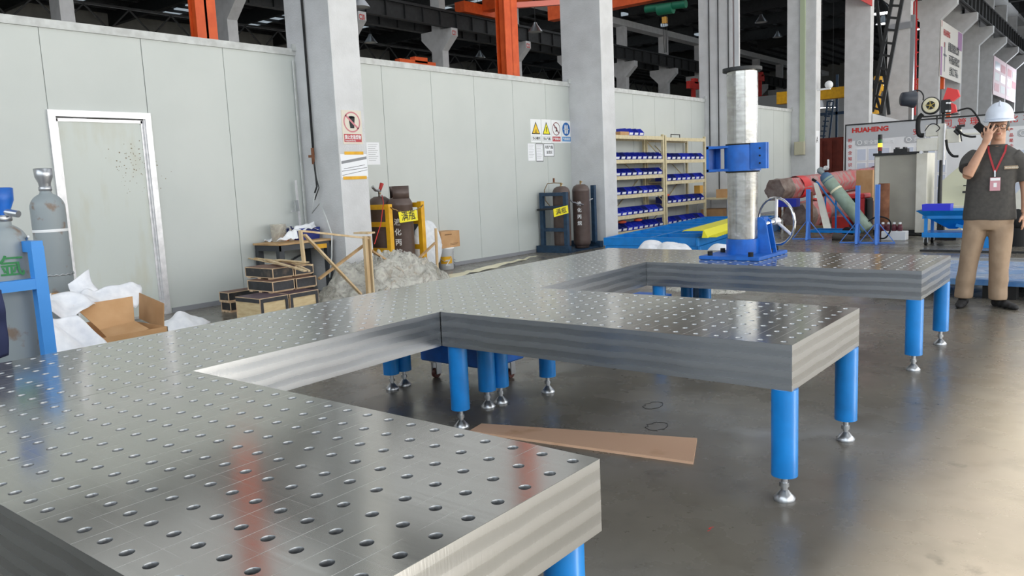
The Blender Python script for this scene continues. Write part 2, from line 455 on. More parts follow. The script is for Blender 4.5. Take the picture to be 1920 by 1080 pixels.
# ------------------------------------------------------------------ welding tables (3D modular, 200 mm high skirts)
HT = 0.7046
def top_mat():
    mt = bpy.data.materials.new('ground_steel'); mt.use_nodes = True
    nt = mt.node_tree; b = nt.nodes['Principled BSDF']; L = nt.links.new; N = nt.nodes.new
    uv = N('ShaderNodeUVMap'); uv.uv_map = 'UVMap'
    sep = N('ShaderNodeSeparateXYZ'); L(uv.outputs[0], sep.inputs[0])
    def math_(op, a, c=None, d=None):
        m_ = N('ShaderNodeMath'); m_.operation = op
        for i, q in enumerate((a, c, d)):
            if q is None: continue
            if isinstance(q, (int, float)): m_.inputs[i].default_value = q
            else: L(q, m_.inputs[i])
        return m_.outputs[0]
    def line(s, w):
        f = math_('FRACT', s); d = math_('ABSOLUTE', math_('SUBTRACT', f, .5))     # 0.5 on the cell border
        return math_('GREATER_THAN', d, .5 - w)
    n = N('ShaderNodeTexNoise'); n.inputs['Scale'].default_value = .55; n.inputs['Detail'].default_value = 3; L(uv.outputs[0], n.inputs['Vector'])
    n2 = N('ShaderNodeTexNoise'); n2.inputs['Scale'].default_value = 1.0; n2.inputs['Detail'].default_value = 6
    mp = N('ShaderNodeMapping'); mp.inputs['Scale'].default_value = (.15, 6, 1); L(uv.outputs[0], mp.inputs[0]); L(mp.outputs[0], n2.inputs['Vector'])
    lu = math_('MULTIPLY', line(sep.outputs[0], .008), .8)
    lv = math_('MULTIPLY', line(sep.outputs[1], .006), .25)
    msk = N('ShaderNodeMapRange'); msk.inputs[1].default_value = .38; msk.inputs[2].default_value = .6; L(n.outputs[0], msk.inputs[0])
    ln = math_('MULTIPLY', math_('MAXIMUM', lu, lv), msk.outputs[0])
    c1 = N('ShaderNodeMix'); c1.data_type = 'RGBA'; c1.inputs[6].default_value = lin('#b3b2ab'); c1.inputs[7].default_value = lin('#a9a8a1'); L(n2.outputs[0], c1.inputs[0])
    c2 = N('ShaderNodeMix'); c2.data_type = 'RGBA'; c2.inputs[7].default_value = lin('#f0f0ee'); L(c1.outputs[2], c2.inputs[6]); L(ln, c2.inputs[0])
    L(c2.outputs[2], b.inputs['Base Color'])
    b.inputs['Metallic'].default_value = .78
    r = N('ShaderNodeMapRange'); r.inputs[1].default_value = .3; r.inputs[2].default_value = .7; r.inputs[3].default_value = .12; r.inputs[4].default_value = .16; L(n2.outputs[0], r.inputs[0])
    r2 = math_('ADD', r.outputs[0], math_('MULTIPLY', ln, .4)); L(r2, b.inputs['Roughness'])
    return mt
TOPM = top_mat()
def skirt_mat():
    mt = bpy.data.materials.new('milled_steel_side'); mt.use_nodes = True
    nt = mt.node_tree; b = nt.nodes['Principled BSDF']; L = nt.links.new; N = nt.nodes.new
    tc = N('ShaderNodeTexCoord')
    n = N('ShaderNodeTexWave'); n.bands_direction = 'Z'; n.inputs['Scale'].default_value = 5.2; n.inputs['Distortion'].default_value = 1.3; n.inputs['Detail'].default_value = 2; n.inputs['Detail Scale'].default_value = .6; L(tc.outputs['Object'], n.inputs['Vector'])
    n2 = N('ShaderNodeTexNoise'); n2.inputs['Scale'].default_value = 220; n2.inputs['Detail'].default_value = 2
    mp2 = N('ShaderNodeMapping'); mp2.inputs['Scale'].default_value = (1, 1, .06); L(tc.outputs['Object'], mp2.inputs[0]); L(mp2.outputs[0], n2.inputs['Vector'])
    c = N('ShaderNodeMix'); c.data_type = 'RGBA'; c.inputs[6].default_value = lin('#a0a4a9'); c.inputs[7].default_value = lin('#abaeb2'); L(n.outputs[1], c.inputs[0]); L(c.outputs[2], b.inputs['Base Color'])
    b.inputs['Metallic'].default_value = 1.0
    r = N('ShaderNodeMapRange'); r.inputs[1].default_value = .35; r.inputs[2].default_value = .65; r.inputs[3].default_value = .23; r.inputs[4].default_value = .3; L(n.outputs[1], r.inputs[0]); L(r.outputs[0], b.inputs['Roughness'])
    ad = N('ShaderNodeMath'); ad.operation = 'MULTIPLY_ADD'; ad.inputs[1].default_value = .08; L(n2.outputs[0], ad.inputs[0]); sc_ = N('ShaderNodeMath'); sc_.operation = 'MULTIPLY'; sc_.inputs[1].default_value = .11; L(n.outputs[1], sc_.inputs[0]); L(sc_.outputs[0], ad.inputs[2])
    bp = N('ShaderNodeBump'); bp.inputs['Strength'].default_value = .18; bp.inputs['Distance'].default_value = .012; L(ad.outputs[0], bp.inputs['Height']); L(bp.outputs[0], b.inputs['Normal'])
    return mt
SKM = skirt_mat()
mat('hole_wall', '#8d8f91', .3, .9)
def welding_table(label, c00, c10, c11, c01, ni, nj, legs, group='perforated welding tables bolted into one platform'):
    """corners in order; ni holes along c00->c10, nj along c00->c01"""
    cen = (Vector(c00)+Vector(c11))/2
    root = thing('welding_table', label, 'welding table', (cen.x, cen.y, 0), group=group)
    def P(s, t, z):
        a = Vector(c00).lerp(Vector(c10), s); d = Vector(c01).lerp(Vector(c11), s); q = a.lerp(d, t); return Vector((q.x, q.y, z))
    b = B(); b2 = B(); K = 16; r = .145
    ring = [(math.cos(2*math.pi*k/K+math.pi/K), math.sin(2*math.pi*k/K+math.pi/K)) for k in range(K)]
    sq = []
    for cx, cy in ring:
        m_ = .5/max(abs(cx), abs(cy)); sq.append((cx*m_, cy*m_))
    # put the corner points of the cell on the square exactly
    cell = []
    for k in range(K): cell.append(sq[k])
    z0 = HT; z1 = HT-.003; z2 = HT-.028
    for i in range(ni):
        for j in range(nj):
            ou = [((i+.5+x)/ni, (j+.5+y)/nj) for x, y in cell]
            ri = [((i+.5+x*(r+.012))/ni, (j+.5+y*(r+.012))/nj) for x, y in ring]
            r2 = [((i+.5+x*r)/ni, (j+.5+y*r)/nj) for x, y in ring]
            vs = [P(s, t, z0) for s, t in ou] + [P(s, t, z0) for s, t in ri]
            uvv = [(s*ni, t*nj) for s, t in ou] + [(s*ni, t*nj) for s, t in ri]
            fs = [(k, (k+1) % K, K+(k+1) % K, K+k) for k in range(K)]
            cor = []
            for k in range(K):                                     # corner triangles
                a, c = cell[k], cell[(k+1) % K]
                if abs(abs(a[0])-.5) < 1e-6 and abs(abs(c[1])-.5) < 1e-6 and abs(abs(a[1])-.5) > 1e-6 or abs(abs(a[1])-.5) < 1e-6 and abs(abs(c[0])-.5) < 1e-6 and abs(abs(c[1])-.5) > 1e-6 and abs(abs(a[0])-.5) > 1e-6:
                    q = (math.copysign(.5, a[0]+c[0]), math.copysign(.5, a[1]+c[1]))
                    vs.append(P((i+.5+q[0])/ni, (j+.5+q[1])/nj, z0)); uvv.append((i+.5+q[0], j+.5+q[1]))
                    fs.append((k, len(vs)-1, (k+1) % K))
            b.add(vs, fs, uvs=[[uvv[q] for q in f] for f in fs])
            w = [P(s, t, z0) for s, t in ri] + [P(s, t, z1) for s, t in r2] + [P(s, t, z2) for s, t in r2]
            b2.add(w, [(k+l*K, (k+1) % K+l*K, (k+1) % K+(l+1)*K, k+(l+1)*K) for l in range(2) for k in range(K)], True)
    b.build('tabletop', TOPM, root)
    h = b2.build('bored_holes', 'hole_wall', root); h['kind'] = 'stuff'
    s = B(); t_ = .02; cs = [c00, c10, c11, c01]
    for k in range(4):
        a = Vector((*cs[k], 0)); c = Vector((*cs[(k+1) % 4], 0)); d = (c-a).normalized(); nrm = Vector((-d.y, d.x, 0))
        vs = [a, c, c+nrm*t_-d*t_, a+nrm*t_+d*t_]
        s.add([p+Z*(HT-.2) for p in vs]+[p+Z*(HT-.0005) for p in vs], [(3,2,1,0),(4,5,6,7),(0,1,5,4),(2,3,7,6)])
    s.build('side_skirt', SKM, root)
    u = B(); u.prism([P(.01, .015, HT-.05), P(.99, .015, HT-.05), P(.99, .985, HT-.05), P(.01, .985, HT-.05)], (0, 0, -.01)); u.build('stiffening_plate', 'dark_steel', root)
    for (x, y) in legs:
        lg = B(); lg.cyl((x, y, .115), (x, y, HT-.2), .056, n=28); lo = lg.build('leg', 'steel_blue', root)
        ft = B(); ft.cyl((x, y, .03), (x, y, .13), .014, n=12); ft.cyl((x, y, .062), (x, y, .082), .022, n=6)
        ft.lathe([(.045, 0), (.047, .012), (.03, .03), (.018, .045), (.012, .05)], (x, y, 0)); ft.add([Vector((x, y, .0))+Vector((math.cos(t*.393)*.045, math.sin(t*.393)*.045, 0)) for t in range(16)], [list(range(15, -1, -1))])
        ft.build('levelling_foot', 'zinc', lo)
    return root
SM = 2.09
def spine_r(y): return -1.99 + (-.0305)*(y) - .003
def spine_l(y): return -3.0 + (-.0235)*(y)-.01
welding_table('front perforated steel welding table nearest the camera, its corner filling the bottom of the picture', (-1.978, -1.035), (0, -1.035), (0, 0), (-2.0045, 0), 20, 10, [(-.085, -.06), (-.085, -.97), (-1.9, -.97), (-1.9, -.08)])
welding_table('middle perforated steel welding table reaching out to the right between the two notches', (-2.044, 1.552), (-.027, 1.552), (-.027, 2.567), (-2.081, 2.567), 20, 10, [(-.074, 1.60), (-.074, 2.52), (-2.0, 1.63), (-2.0, 2.51)])
welding_table('far perforated steel welding table carrying the wrapped steel tube', (-2.1435, 4.173), (-.049, 4.173), (-.049, 5.218), (-2.1845, 5.218), 20, 10, [(-.096, 4.22), (-.096, 5.17), (-2.07, 4.25), (-2.07, 5.15)])
welding_table('near half of the long perforated spine table along the left', (-3.01, -1.035), (-1.980, -1.035), (-2.062, SM), (-3.075, SM), 10, 30, [(-2.93, -.95), (-2.06, -.95), (-2.13, SM-.06), (-3.02, SM-.06)])
welding_table('far half of the long perforated spine table towards the panel wall', (-3.077, SM+.002), (-2.064, SM+.002), (-2.1865, 5.218), (-3.15, 5.218), 10, 30, [(-2.12, SM+.06), (-3.02, SM+.06), (-2.25, 5.14), (-3.08, 5.14)])
from mathutils import noise as mn
# ------------------------------------------------------------------ more materials
mat('cyl_grey', '#8f989c', .45, col2='#7d6450', scale=9, amount=.8, bump=.05, band=(.57, .68), detail=8)
mat('cyl_brown', '#62504a', .42, col2='#544641', scale=8)
mat('cyl_green', '#93a79a', .5, col2='#7c8d7c', scale=6, amount=.9)
mat('lpg_brown', '#5f504b', .42, col2='#534540', scale=8)
mat('film_black', '#26272a', .42, col2='#5d5248', scale=7, amount=.9, band=(.56, .7))
mat('film_clean', '#25262a', .42, col2='#33343a', scale=12)
mat('lid_brown', '#7b5a4b', .6, col2='#5f443a', scale=6)
mat('lid_purple', '#5a4651', .55, col2='#4a3a45', scale=6)
mat('ply_edge', '#dcc3a2', .7, col2='#c9a886', scale=12)
mat('spruce', '#e0cda3', .7, col2='#cbb186', scale=5, stretch=(1, 1, 5))
mat('foam', '#f0f1f5', .5, col2='#e2e4ea', scale=14, bump=.3, bscale=18)
mat('bin_blue', '#1e2fae', .4, col2='#1a2894', scale=8)
mat('bin_violet', '#3b3fd0', .4)
mat('rack_cream', '#d8cba6', .5, col2='#c9bb94', scale=12)
mat('skin', '#bd937b', .5, col2='#b2866e', scale=14)
mat('shirt', '#4c4a47', .85, col2='#434140', scale=30, bump=.5, bscale=6)
mat('trousers', '#a08a74', .8, col2='#947e69', scale=8, bump=.7, bscale=6)
mat('hair', '#1a1716', .6)
mat('helmet', '#d8e0ee', .3, spec=.6)
mat('cream_metal', '#e2e0d6', .45, col2='#d8d6cb', scale=6)
mat('cabinet_grey', '#a6a398', .5, col2='#9d9a90', scale=3)
mat('board_base', '#e4e7ea', .35, col2='#dcdfe3', scale=2)
mat('board_grey', '#b4b8bd', .4)
mat('board_panel', '#c6cfe0', .3)
mat('tube_steel', '#b4b3af', .2, 1.0, col2='#9c9a95', scale=9, stretch=(1, 1, 4))
mat('orange_plastic', '#f08425', .45)
mat('tan_beam', '#b89a62', .7, col2='#a4864f', scale=3)
mat('green', '#1c7a5e', .5)
mat('sack', '#eceff3', .55, col2='#dde1e6', scale=16, bump=.4, bscale=14)
def film_mat(name, col, alpha, rough=.12):
    mt = bpy.data.materials.new(name); mt.use_nodes = True; nt = mt.node_tree; b = nt.nodes['Principled BSDF']; L = nt.links.new
    b.inputs['Base Color'].default_value = lin(col); b.inputs['Roughness'].default_value = rough; b.inputs['Specular IOR Level'].default_value = .9
    tc = nt.nodes.new('ShaderNodeTexCoord'); n = nt.nodes.new('ShaderNodeTexNoise'); n.inputs['Scale'].default_value = 9; n.inputs['Detail'].default_value = 6; n.inputs['Distortion'].default_value = 1.2
    L(tc.outputs['Object'], n.inputs['Vector'])
    bp = nt.nodes.new('ShaderNodeBump'); bp.inputs['Strength'].default_value = .9; bp.inputs['Distance'].default_value = .03; L(n.outputs[0], bp.inputs['Height']); L(bp.outputs[0], b.inputs['Normal'])
    r = nt.nodes.new('ShaderNodeMapRange'); r.inputs[1].default_value = .3; r.inputs[2].default_value = .7; r.inputs[3].default_value = max(0, alpha-.25); r.inputs[4].default_value = min(1, alpha+.25)
    L(n.outputs[0], r.inputs[0]); L(r.outputs[0], b.inputs['Alpha'])
    MATS[name] = mt; return mt
film_mat('film', '#e2e0d6', .42, .06); film_mat('clear_film', '#f2f4f6', .05); film_mat('pitcher', '#d9d6cc', .55, .25)

def heap(cx, cy, rx, ry, h, seed, z0=0., n=36, m=14, rough=.35, pw=1.2, fr=5., crease=0.):
    b = B(); vs = []; fs = []
    for j in range(m+1):
        t = j/m
        for i in range(n):
            a = 2*math.pi*i/n
            k = 1+rough*.8*mn.noise(Vector((math.cos(a)*1.3, math.sin(a)*1.3, seed)))
            x = cx+rx*t*k*math.cos(a); y = cy+ry*t*k*math.sin(a)
            zz = h*(1-t**pw)*(1+rough*1.6*mn.noise(Vector((x*fr, y*fr, seed+3.))))-crease*(abs(mn.noise(Vector((x*fr*1.7+y, y*fr*1.7, seed+9.))))+.5*abs(mn.noise(Vector((x*fr*4, y*fr*4, seed)))))*(1-t**6)*h+.012*abs(mn.noise(Vector((x*12, y*12, seed))))
            vs.append((x, y, z0+max(zz, 0.003)))
    for j in range(m):
        for i in range(n): fs.append((j*n+i, (j+1)*n+i, (j+1)*n+(i+1) % n, j*n+(i+1) % n))
    b.add(vs, fs, True); return b
def cloth(P0, P1, P2, P3, seed, amp=.03, n=16, fr=6.):
    """crumpled sheet over four corner points"""
    P0, P1, P2, P3 = map(Vector, (P0, P1, P2, P3)); nn = (P1-P0).cross(P3-P0).normalized(); b = B(); vs = []
    for j in range(n+1):
        for i in range(n+1):
            s, t = i/n, j/n; p = P0.lerp(P1, s).lerp(P3.lerp(P2, s), t)
            e = Vector((mn.noise(p*3+Vector((seed, 0, 0))), mn.noise(p*3+Vector((0, seed, 0))), mn.noise(p*3+Vector((0, 0, seed)))))*amp
            vs.append(p+nn*amp*1.6*mn.noise(p*fr+Vector((seed, seed, 0)))+e)
    fs = [(j*(n+1)+i, j*(n+1)+i+1, (j+1)*(n+1)+i+1, (j+1)*(n+1)+i) for j in range(n) for i in range(n)]
    return b.add(vs, fs, True)
def solid(o, t=.002):
    md = o.modifiers.new('thickness', 'SOLIDIFY'); md.thickness = t; return o

# ------------------------------------------------------------------ steel tube with blue clamp on the far table
TZ = HT+.001
tc_ = Vector((-1.545, 4.77, TZ))
r = thing('positioner_column', 'upright film-wrapped steel tube with blue clamp, bolted on the far welding table', 'steel column', tc_)
B().bb(-1.80, 4.45, TZ, -1.28, 5.10, TZ+.03, bevel=.004).build('base_plate', 'blue', r)
b = B()
for x, y in ((-1.73, 4.52), (-1.73, 4.78), (-1.37, 4.5), (-1.33, 4.82), (-1.36, 5.04), (-1.72, 5.04)): b.cyl((x, y, TZ+.03), (x, y, TZ+.065), .021, n=14)
b.build('bolt', 'rubber', r)
b = B(); b.cyl((tc_.x, tc_.y, TZ+.03), (tc_.x, tc_.y, TZ+.155), .137, n=40)
b.build('socket', 'blue', r)
b = B(); b.prism([(tc_.x+.12, 4.78, TZ+.03), (tc_.x+.24, 4.78, TZ+.03), (tc_.x+.19, 4.78, TZ+.30), (tc_.x+.15, 4.78, TZ+.33), (tc_.x+.12, 4.78, TZ+.33)], (0, .02, 0)); b.prism([(tc_.x+.12, 4.90, TZ+.03), (tc_.x+.24, 4.90, TZ+.03), (tc_.x+.19, 4.90, TZ+.30), (tc_.x+.15, 4.90, TZ+.33), (tc_.x+.12, 4.90, TZ+.33)], (0, .02, 0))
b.bb(tc_.x+.11, 4.80, TZ+.20, tc_.x+.17, 4.9, TZ+.33); b.build('gear_bracket', 'blue', r)
B().cyl(tc_+Z*.155, tc_+Z*1.535, .124, n=48).build('tube', 'tube_steel', r)
b = B(); vs = []
for k in range(60):
    for i in range(40):
        a = i/40*2*math.pi; rr = .1256+.0012*mn.noise(Vector((a*2.2, k*.35, 1)))
        vs.append(tc_+Vector((rr*math.cos(a), rr*math.sin(a), .16+k*.0229)))
b.add(vs, [(k*40+i, k*40+(i+1) % 40, (k+1)*40+(i+1) % 40, (k+1)*40+i) for k in range(59) for i in range(40)], True)
b.build('wrapping_film', 'clear_film', r)
B().cyl(tc_+Z*1.535, tc_+Z*1.562, .158, n=40).build('top_flange', 'dark_steel', r)
b = B(); b.cyl(tc_+Z*.722, tc_+Z*.935, .148, n=44); cl = b.build('clamp_band', 'blue', r)
b = B(); b.cyl(tc_+Z*.710, tc_+Z*.722, .138, n=40); b.cyl(tc_+Z*.935, tc_+Z*.947, .138, n=40); b.build('clamp_liner', 'rubber', r)
b = B(); cz = tc_.z
x0 = tc_.x-.265
b.bb(x0, 4.64, cz+.72, x0+.02, 4.80, cz+.94); b.bb(x0, 4.64, cz+.915, tc_.x-.07, 4.80, cz+.935); b.bb(x0, 4.64, cz+.725, tc_.x-.07, 4.80, cz+.745)
b.bb(x0+.02, 4.79, cz+.74, x0+.06, 4.80, cz+.92)
b.bb(tc_.x+.11, 4.66, cz+.735, tc_.x+.24, 4.685, cz+.945); b.bb(tc_.x+.11, 4.70, cz+.735, tc_.x+.24, 4.725, cz+.945)
b.build('clamp_bracket', 'blue', r)
b = B()
for zz in (.78, .84, .9): b.cyl((tc_.x+.19, 4.655, cz+zz), (tc_.x+.19, 4.661, cz+zz), .008, n=10)
for zz in (.76, .9): b.cyl((x0-.008, 4.72, cz+zz), (x0, 4.72, cz+zz), .009, n=10)
b.build('clamp_bolt', 'rubber', r)
hw = Vector((tc_.x+.205, 4.99, TZ+.285)); ax = Vector((.39, .91, .05)).normalized(); hx, hy, _ = basis(ax)
b = B(); b.tube([hw+hx*.2*math.cos(a*.2618)+hy*.2*math.sin(a*.2618) for a in range(24)], .012, 10, True); wo = b.build('handwheel', 'chrome', r)
b = B()
for k in range(3):
    a = k*2.094+.6; b.cyl(hw, hw+(hx*math.cos(a)+hy*math.sin(a))*.2, .013, n=10)
b.cyl(hw-ax*.03, hw+ax*.03, .028, n=16); b.build('spoke', 'alu', wo)
b = B(); b.cyl(hw-ax*.02, Vector((tc_.x+.15, 4.86, TZ+.27)), .02); b.build('shaft', 'chrome', r)

# ------------------------------------------------------------------ plywood strip and stains on the floor
q = [at(893, 822, z=.0), at(903, 798, z=.0), at(1307, 826, z=.0), at(1300, 871, z=.0)]
o = B().prism([q[3], q[2], q[1], at(880, 812, z=0)], (0, 0, .014)).build('plywood_strip', mat('plywood', '#dcb496', .7, col2='#c0926c', scale=4, amount=.8, band=(.6, .72)))
tag(o, 'long light brown plywood strip lying on the floor beneath the middle table', 'board')
b = B()
rd = random.Random(5)
for (u, v, rx, ry) in ((1225, 760, .05, .085), (1232, 799, .055, .08)):
    c = at(u, v, z=.0012); b.tube([c+Vector((rx*math.cos(a*.35)*(1+.2*math.sin(3*a)), ry*math.sin(a*.35), 0)) for a in range(18)], .0016, 5, True)
st = b.build('floor_ring_marks', 'ink'); struct(st)
text('9', .07, at(1321, 996, z=.0005), RIGHT, Y, 'red_ink', name='floor_mark', ext=.0004)['kind'] = 'structure'

# ------------------------------------------------------------------ gas cylinders at the far left
def gas_cylinder(label, x, y, z0, rad, h, mt, cap='cap', capm='cyl_grey', group=None, name='gas_cylinder', ringm='cyl_grey'):
    r = thing(name, label, 'gas cylinder', (x, y, z0), group=group)
    s = rad*1.05
    prof = [(0.001, 0), (rad*.88, 0), (rad, .02), (rad, h-s)] + [(rad*math.cos(a), h-s+s*.9*math.sin(a)) for a in [i*math.pi/2/8 for i in range(1, 7)]] + [(.045, h-.005), (.04, h+.02), (.001, h+.02)]
    B().lathe(prof, (x, y, z0), n=32).build('cylinder_body', mt, r)
    B().lathe([(.045, h), (.052, h+.005), (.052, h+.035), (.045, h+.04), (.001, h+.04)], (x, y, z0), n=20).build('neck_ring', 'zinc', r)
    if cap == 'cap':
        B().lathe([(.045, h+.035), (.05, h+.07), (.07, h+.12), (.074, h+.19), (.06, h+.195), (.058, h+.13), (.001, h+.12)], (x, y, z0), n=18).build('valve_cap', capm, r)
    elif cap == 'valve':
        b = B(); b.cyl((x, y, z0+h+.03), (x, y, z0+h+.12), .014); b.cyl((x-.04, y, z0+h+.075), (x+.03, y, z0+h+.075), .011); b.build('valve', 'brass', r)
        b = B(); b.cyl((x, y, z0+h+.12), (x, y, z0+h+.14), .026, n=12); b.build('valve_wheel', capm, r)
    return r
p = at(93, 420, x=-6.3)
c1 = gas_cylinder('tall rust-flecked grey gas cylinder with metal cap beside the door frame', p.x, p.y, 0, .135, 1.52, 'cyl_grey', capm='zinc')
b = B(); b.lathe([(.1365, 0), (.1372, .004), (.1372, .02), (.1365, .024)], (p.x, p.y, 1.17), n=32); b.build('paint_ring', 'white', c1)
b = B(); b.tube([Vector((p.x+.137*math.cos(a*.1745), p.y+.137*math.sin(a*.1745), .80+.006*(-1)**a)) for a in range(36)], .006, 6, True); b.build('chain', 'zinc', c1)
p = at(18, 520, x=-4.05)
c2 = gas_cylinder('near grey gas cylinder lettered in green with blue valve, cut by the left picture edge', p.x, p.y, .06, .118, 1.27, 'cyl_grey', capm='blue')
dv = (CAM_POS-p); dv.z = 0; dv.normalize(); sd = Vector((-dv.y, dv.x, 0))
text('氩', .125, Vector((p.x, p.y, 1.035))+dv*.1195-sd*.045, sd, Z, mat('green_ink', '#2f7d45', .6), c2, bold=.002, ext=.001)
b = B(); b.cyl((p.x+.01, p.y, 1.39), (p.x+.11, p.y+.05, 1.37), .02); b.build('outlet_valve', 'zinc', c2)
# blue cage
cg = thing('cylinder_cage', 'bright blue square-tube frame standing beside the near grey gas cylinder', 'cylinder rack', (-3.75, .35, 0))
def cgp(u, v, x=-3.85): return at(u, v, x=x)
b = B()
top = cgp(66, 462); bot = Vector((top.x, top.y, .03))
b.bar(bot, Vector((top.x, top.y, top.z)), .065)
b.bar(Vector((top.x+.03, top.y, top.z)), Vector((top.x-.45, top.y-.02, top.z)), .062)
mid = cgp(62, 532); b.bar(Vector((mid.x, top.y, mid.z)), Vector((mid.x+.02, top.y-.62, mid.z-.0)), .06)
b.bar(Vector((top.x-.45, top.y, .03)), Vector((top.x-.45, top.y, top.z)), .06)
b.bar(Vector((top.x-.45, top.y, mid.z)), Vector((top.x-.45, top.y-.62, mid.z)), .05)
b.bar(Vector((top.x-.5, top.y, .06)), Vector((top.x+.03, top.y, .06)), .06); b.bar(Vector((top.x, top.y, .06)), Vector((top.x, top.y-.62, .06)), .06)
b.bar(Vector((top.x-.5, top.y, .33)), Vector((top.x+.03, top.y, .33)), .05)
b.build('frame', mat('cage_blue', '#3b8ddb', .5), cg)
b = B(); e = Vector((top.x-.12, top.y, top.z+.03)); b.tube([e+Vector((-.12+.02*k, 0, .012+.014*math.sin(k))) for k in range(9)], .007, 6); b.build('chain_hook', 'zinc', cg)
# dark blue cloth draped at the picture edge
o = solid(cloth(at(-60, 520, x=-3.55), at(4, 545, x=-3.55), at(14, 665, x=-3.62), at(-60, 690, x=-3.62), 4., .02, fr=9).build('work_jacket', mat('cloth_blue', '#2e3558', .85), None), .006)
tag(o, 'dark blue cloth hanging at the left picture edge in front of the grey cylinder', 'jacket')
# ------------------------------------------------------------------ opened carton with foam sheets
cb = thing('open_carton', 'large opened cardboard box full of white foam sheet between blue frame and crates', 'box', (-5.2, 1.4, 0))
A = at(118, 655, x=-4.6); Y0 = A.y-.35; Y1 = at(308, 610, x=-4.9).y
X0, X1 = -5.75, -4.85; zt = .42
b = B(); t_ = .006
b.bb(X0, Y0, 0, X0+t_, Y1, zt); b.bb(X1-t_, Y0, 0, X1, Y1, zt); b.bb(X0, Y0, 0, X1, Y0+t_, zt); b.bb(X0, Y1-t_, 0, X1, Y1, zt); b.bb(X0, Y0, .02, X1, Y1, .03)
b.build('carton_walls', 'cardboard', cb)
def flap(a, c, d, t=.006):
    b = B(); a, c, d = Vector(a), Vector(c), Vector(d); n_ = (c-a).cross(d-a).normalized()*t
    return b.prism([a, c, c+(d-a), d], n_)
def panel4(pts, mt, nm, t=.006):
    P = [Vector(p) for p in pts]; n_ = (P[1]-P[0]).cross(P[2]-P[0]).normalized()*t; return B().prism(P, n_).build(nm, mt, cb)
panel4([at(137, 574, x=-5.25), at(188, 620, x=-5.15), at(252, 603, x=-5.15), at(248, 556, x=-5.25)], 'cardboard', 'inner_divider')
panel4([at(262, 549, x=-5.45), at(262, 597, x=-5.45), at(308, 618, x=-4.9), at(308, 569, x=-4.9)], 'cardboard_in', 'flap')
panel4([at(188, 620, x=-5.13), at(206, 640, x=-4.9), at(280, 618, x=-4.9), at(253, 603, x=-5.13)], 'cardboard', 'flap')
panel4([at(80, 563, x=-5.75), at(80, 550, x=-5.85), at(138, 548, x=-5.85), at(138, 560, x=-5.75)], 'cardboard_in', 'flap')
fm = []
for i, (P, s) in enumerate((
    ((at(140, 568, x=-5.45), at(256, 572, x=-5.5), at(258, 536, x=-5.7), at(150, 545, x=-5.7)), 3.),
    ((at(133, 556, x=-5.7), at(190, 560, x=-5.7), at(172, 510, x=-5.8), at(135, 530, x=-5.8)), 13.),
    ((at(62, 590, x=-5.1), at(135, 592, x=-5.1), at(186, 560, x=-5.3), at(92, 552, x=-5.4)), 23.),
    ((at(102, 672, x=-4.72), at(208, 645, x=-4.72), at(148, 598, x=-4.9), at(96, 598, x=-4.9)), 33.),
    ((at(60, 560, x=-5.4), at(92, 552, x=-5.4), at(92, 630, x=-5.0), at(62, 620, x=-5.0)), 43.))):
    o = solid(cloth(*P, s, .05, n=20, fr=7).build('foam_sheet', 'foam'), .004)
    tag(o, ['crumpled white foam sheet spilling over the back of the opened carton', 'peaked white foam sheet sticking up highest from the opened carton', 'folded white foam sheet lying across the left of the opened carton', 'white foam sheet hanging over the front of the opened carton towards the table', 'white foam sheet pressed between the blue frame and the carton'][i], 'foam sheet')
for i, (u, v, rx, ry, h, s) in enumerate(((330, 600, .22, .3, .16, 5.), (400, 608, .12, .25, .05, 9.))):
    c = at(u, v, z=0); o = solid(heap(c.x+.5, c.y-.2, rx, ry, h, s, fr=8).build('foam_scrap', 'foam'), .003)
    tag(o, ['white foam scrap on the floor right of the opened carton', 'flat white foam scrap before the small crates'][i], 'foam sheet')

# ------------------------------------------------------------------ black shuttering-ply crates
def crate(label, x1, y0, z0, lx, ly, h, style='black', mtb='film_black', slats=True, lid='lid_brown'):
    r = thing('plywood_crate', label, 'crate', (x1-lx/2, y0+ly/2, z0), group='small crates stacked beside the carton')
    x0, y1 = x1-lx, y0+ly; zb = z0+(.015 if slats else 0); z1 = z0+h; e = .009
    if slats:
        b = B()
        for t in (.12, .5, .88): b.bb(x0+lx*t-.03, y0, z0, x0+lx*t+.03, y1, zb+.002)
        b.build('skid', 'ply_edge', r)
    B().bb(x0+.004, y0+.004, zb, x1-.004, y1-.004, z1-.012).build('panel', mtb if style == 'black' else 'spruce', r)
    b = B()
    for xx in (x0, x1-e):
        for yy in (y0, y1-e): b.bb(xx, yy, zb, xx+e, yy+e, z1)
    for zz in (zb, z1-e):
        b.bb(x0, y0-.0005, zz, x1, y0+e, zz+e); b.bb(x0, y1-e, zz, x1, y1+.0005, zz+e); b.bb(x0-.0005, y0, zz, x0+e, y1, zz+e); b.bb(x1-e, y0, zz, x1+.0005, y1, zz+e)
    b.build('edge_strip', 'ply_edge', r)
    B().bb(x0+.002, y0+.002, z1-.012, x1-.002, y1-.002, z1+.001).build('lid', lid, r)
    if style == 'pine':
        b = B(); w = .035
        b.bb(x0+.01, y0-.006, z1-.05, x1-.01, y0+.003, z1-.008); b.bb(x1-.003, y0+.01, z1-.05, x1+.006, y1-.01, z1-.008)
        b.bb(x1-.003, y0+.008, zb, x1+.006, y0+.04, z1-.05); b.bb(x1-.003, y1-.04, zb, x1+.006, y1-.008, z1-.05)
        b.build('black_edging', 'film_clean', r)
    return r
cc = at(486.6, 560.7, z=.26)
kz = .27
c0 = at(486.6, 560.7, z=kz)
crate('pine-fronted crate with black edging and purplish lid, bottom of the stack', c0.x, c0.y, 0, .47, .37, kz, 'pine', lid='lid_purple', slats=False)
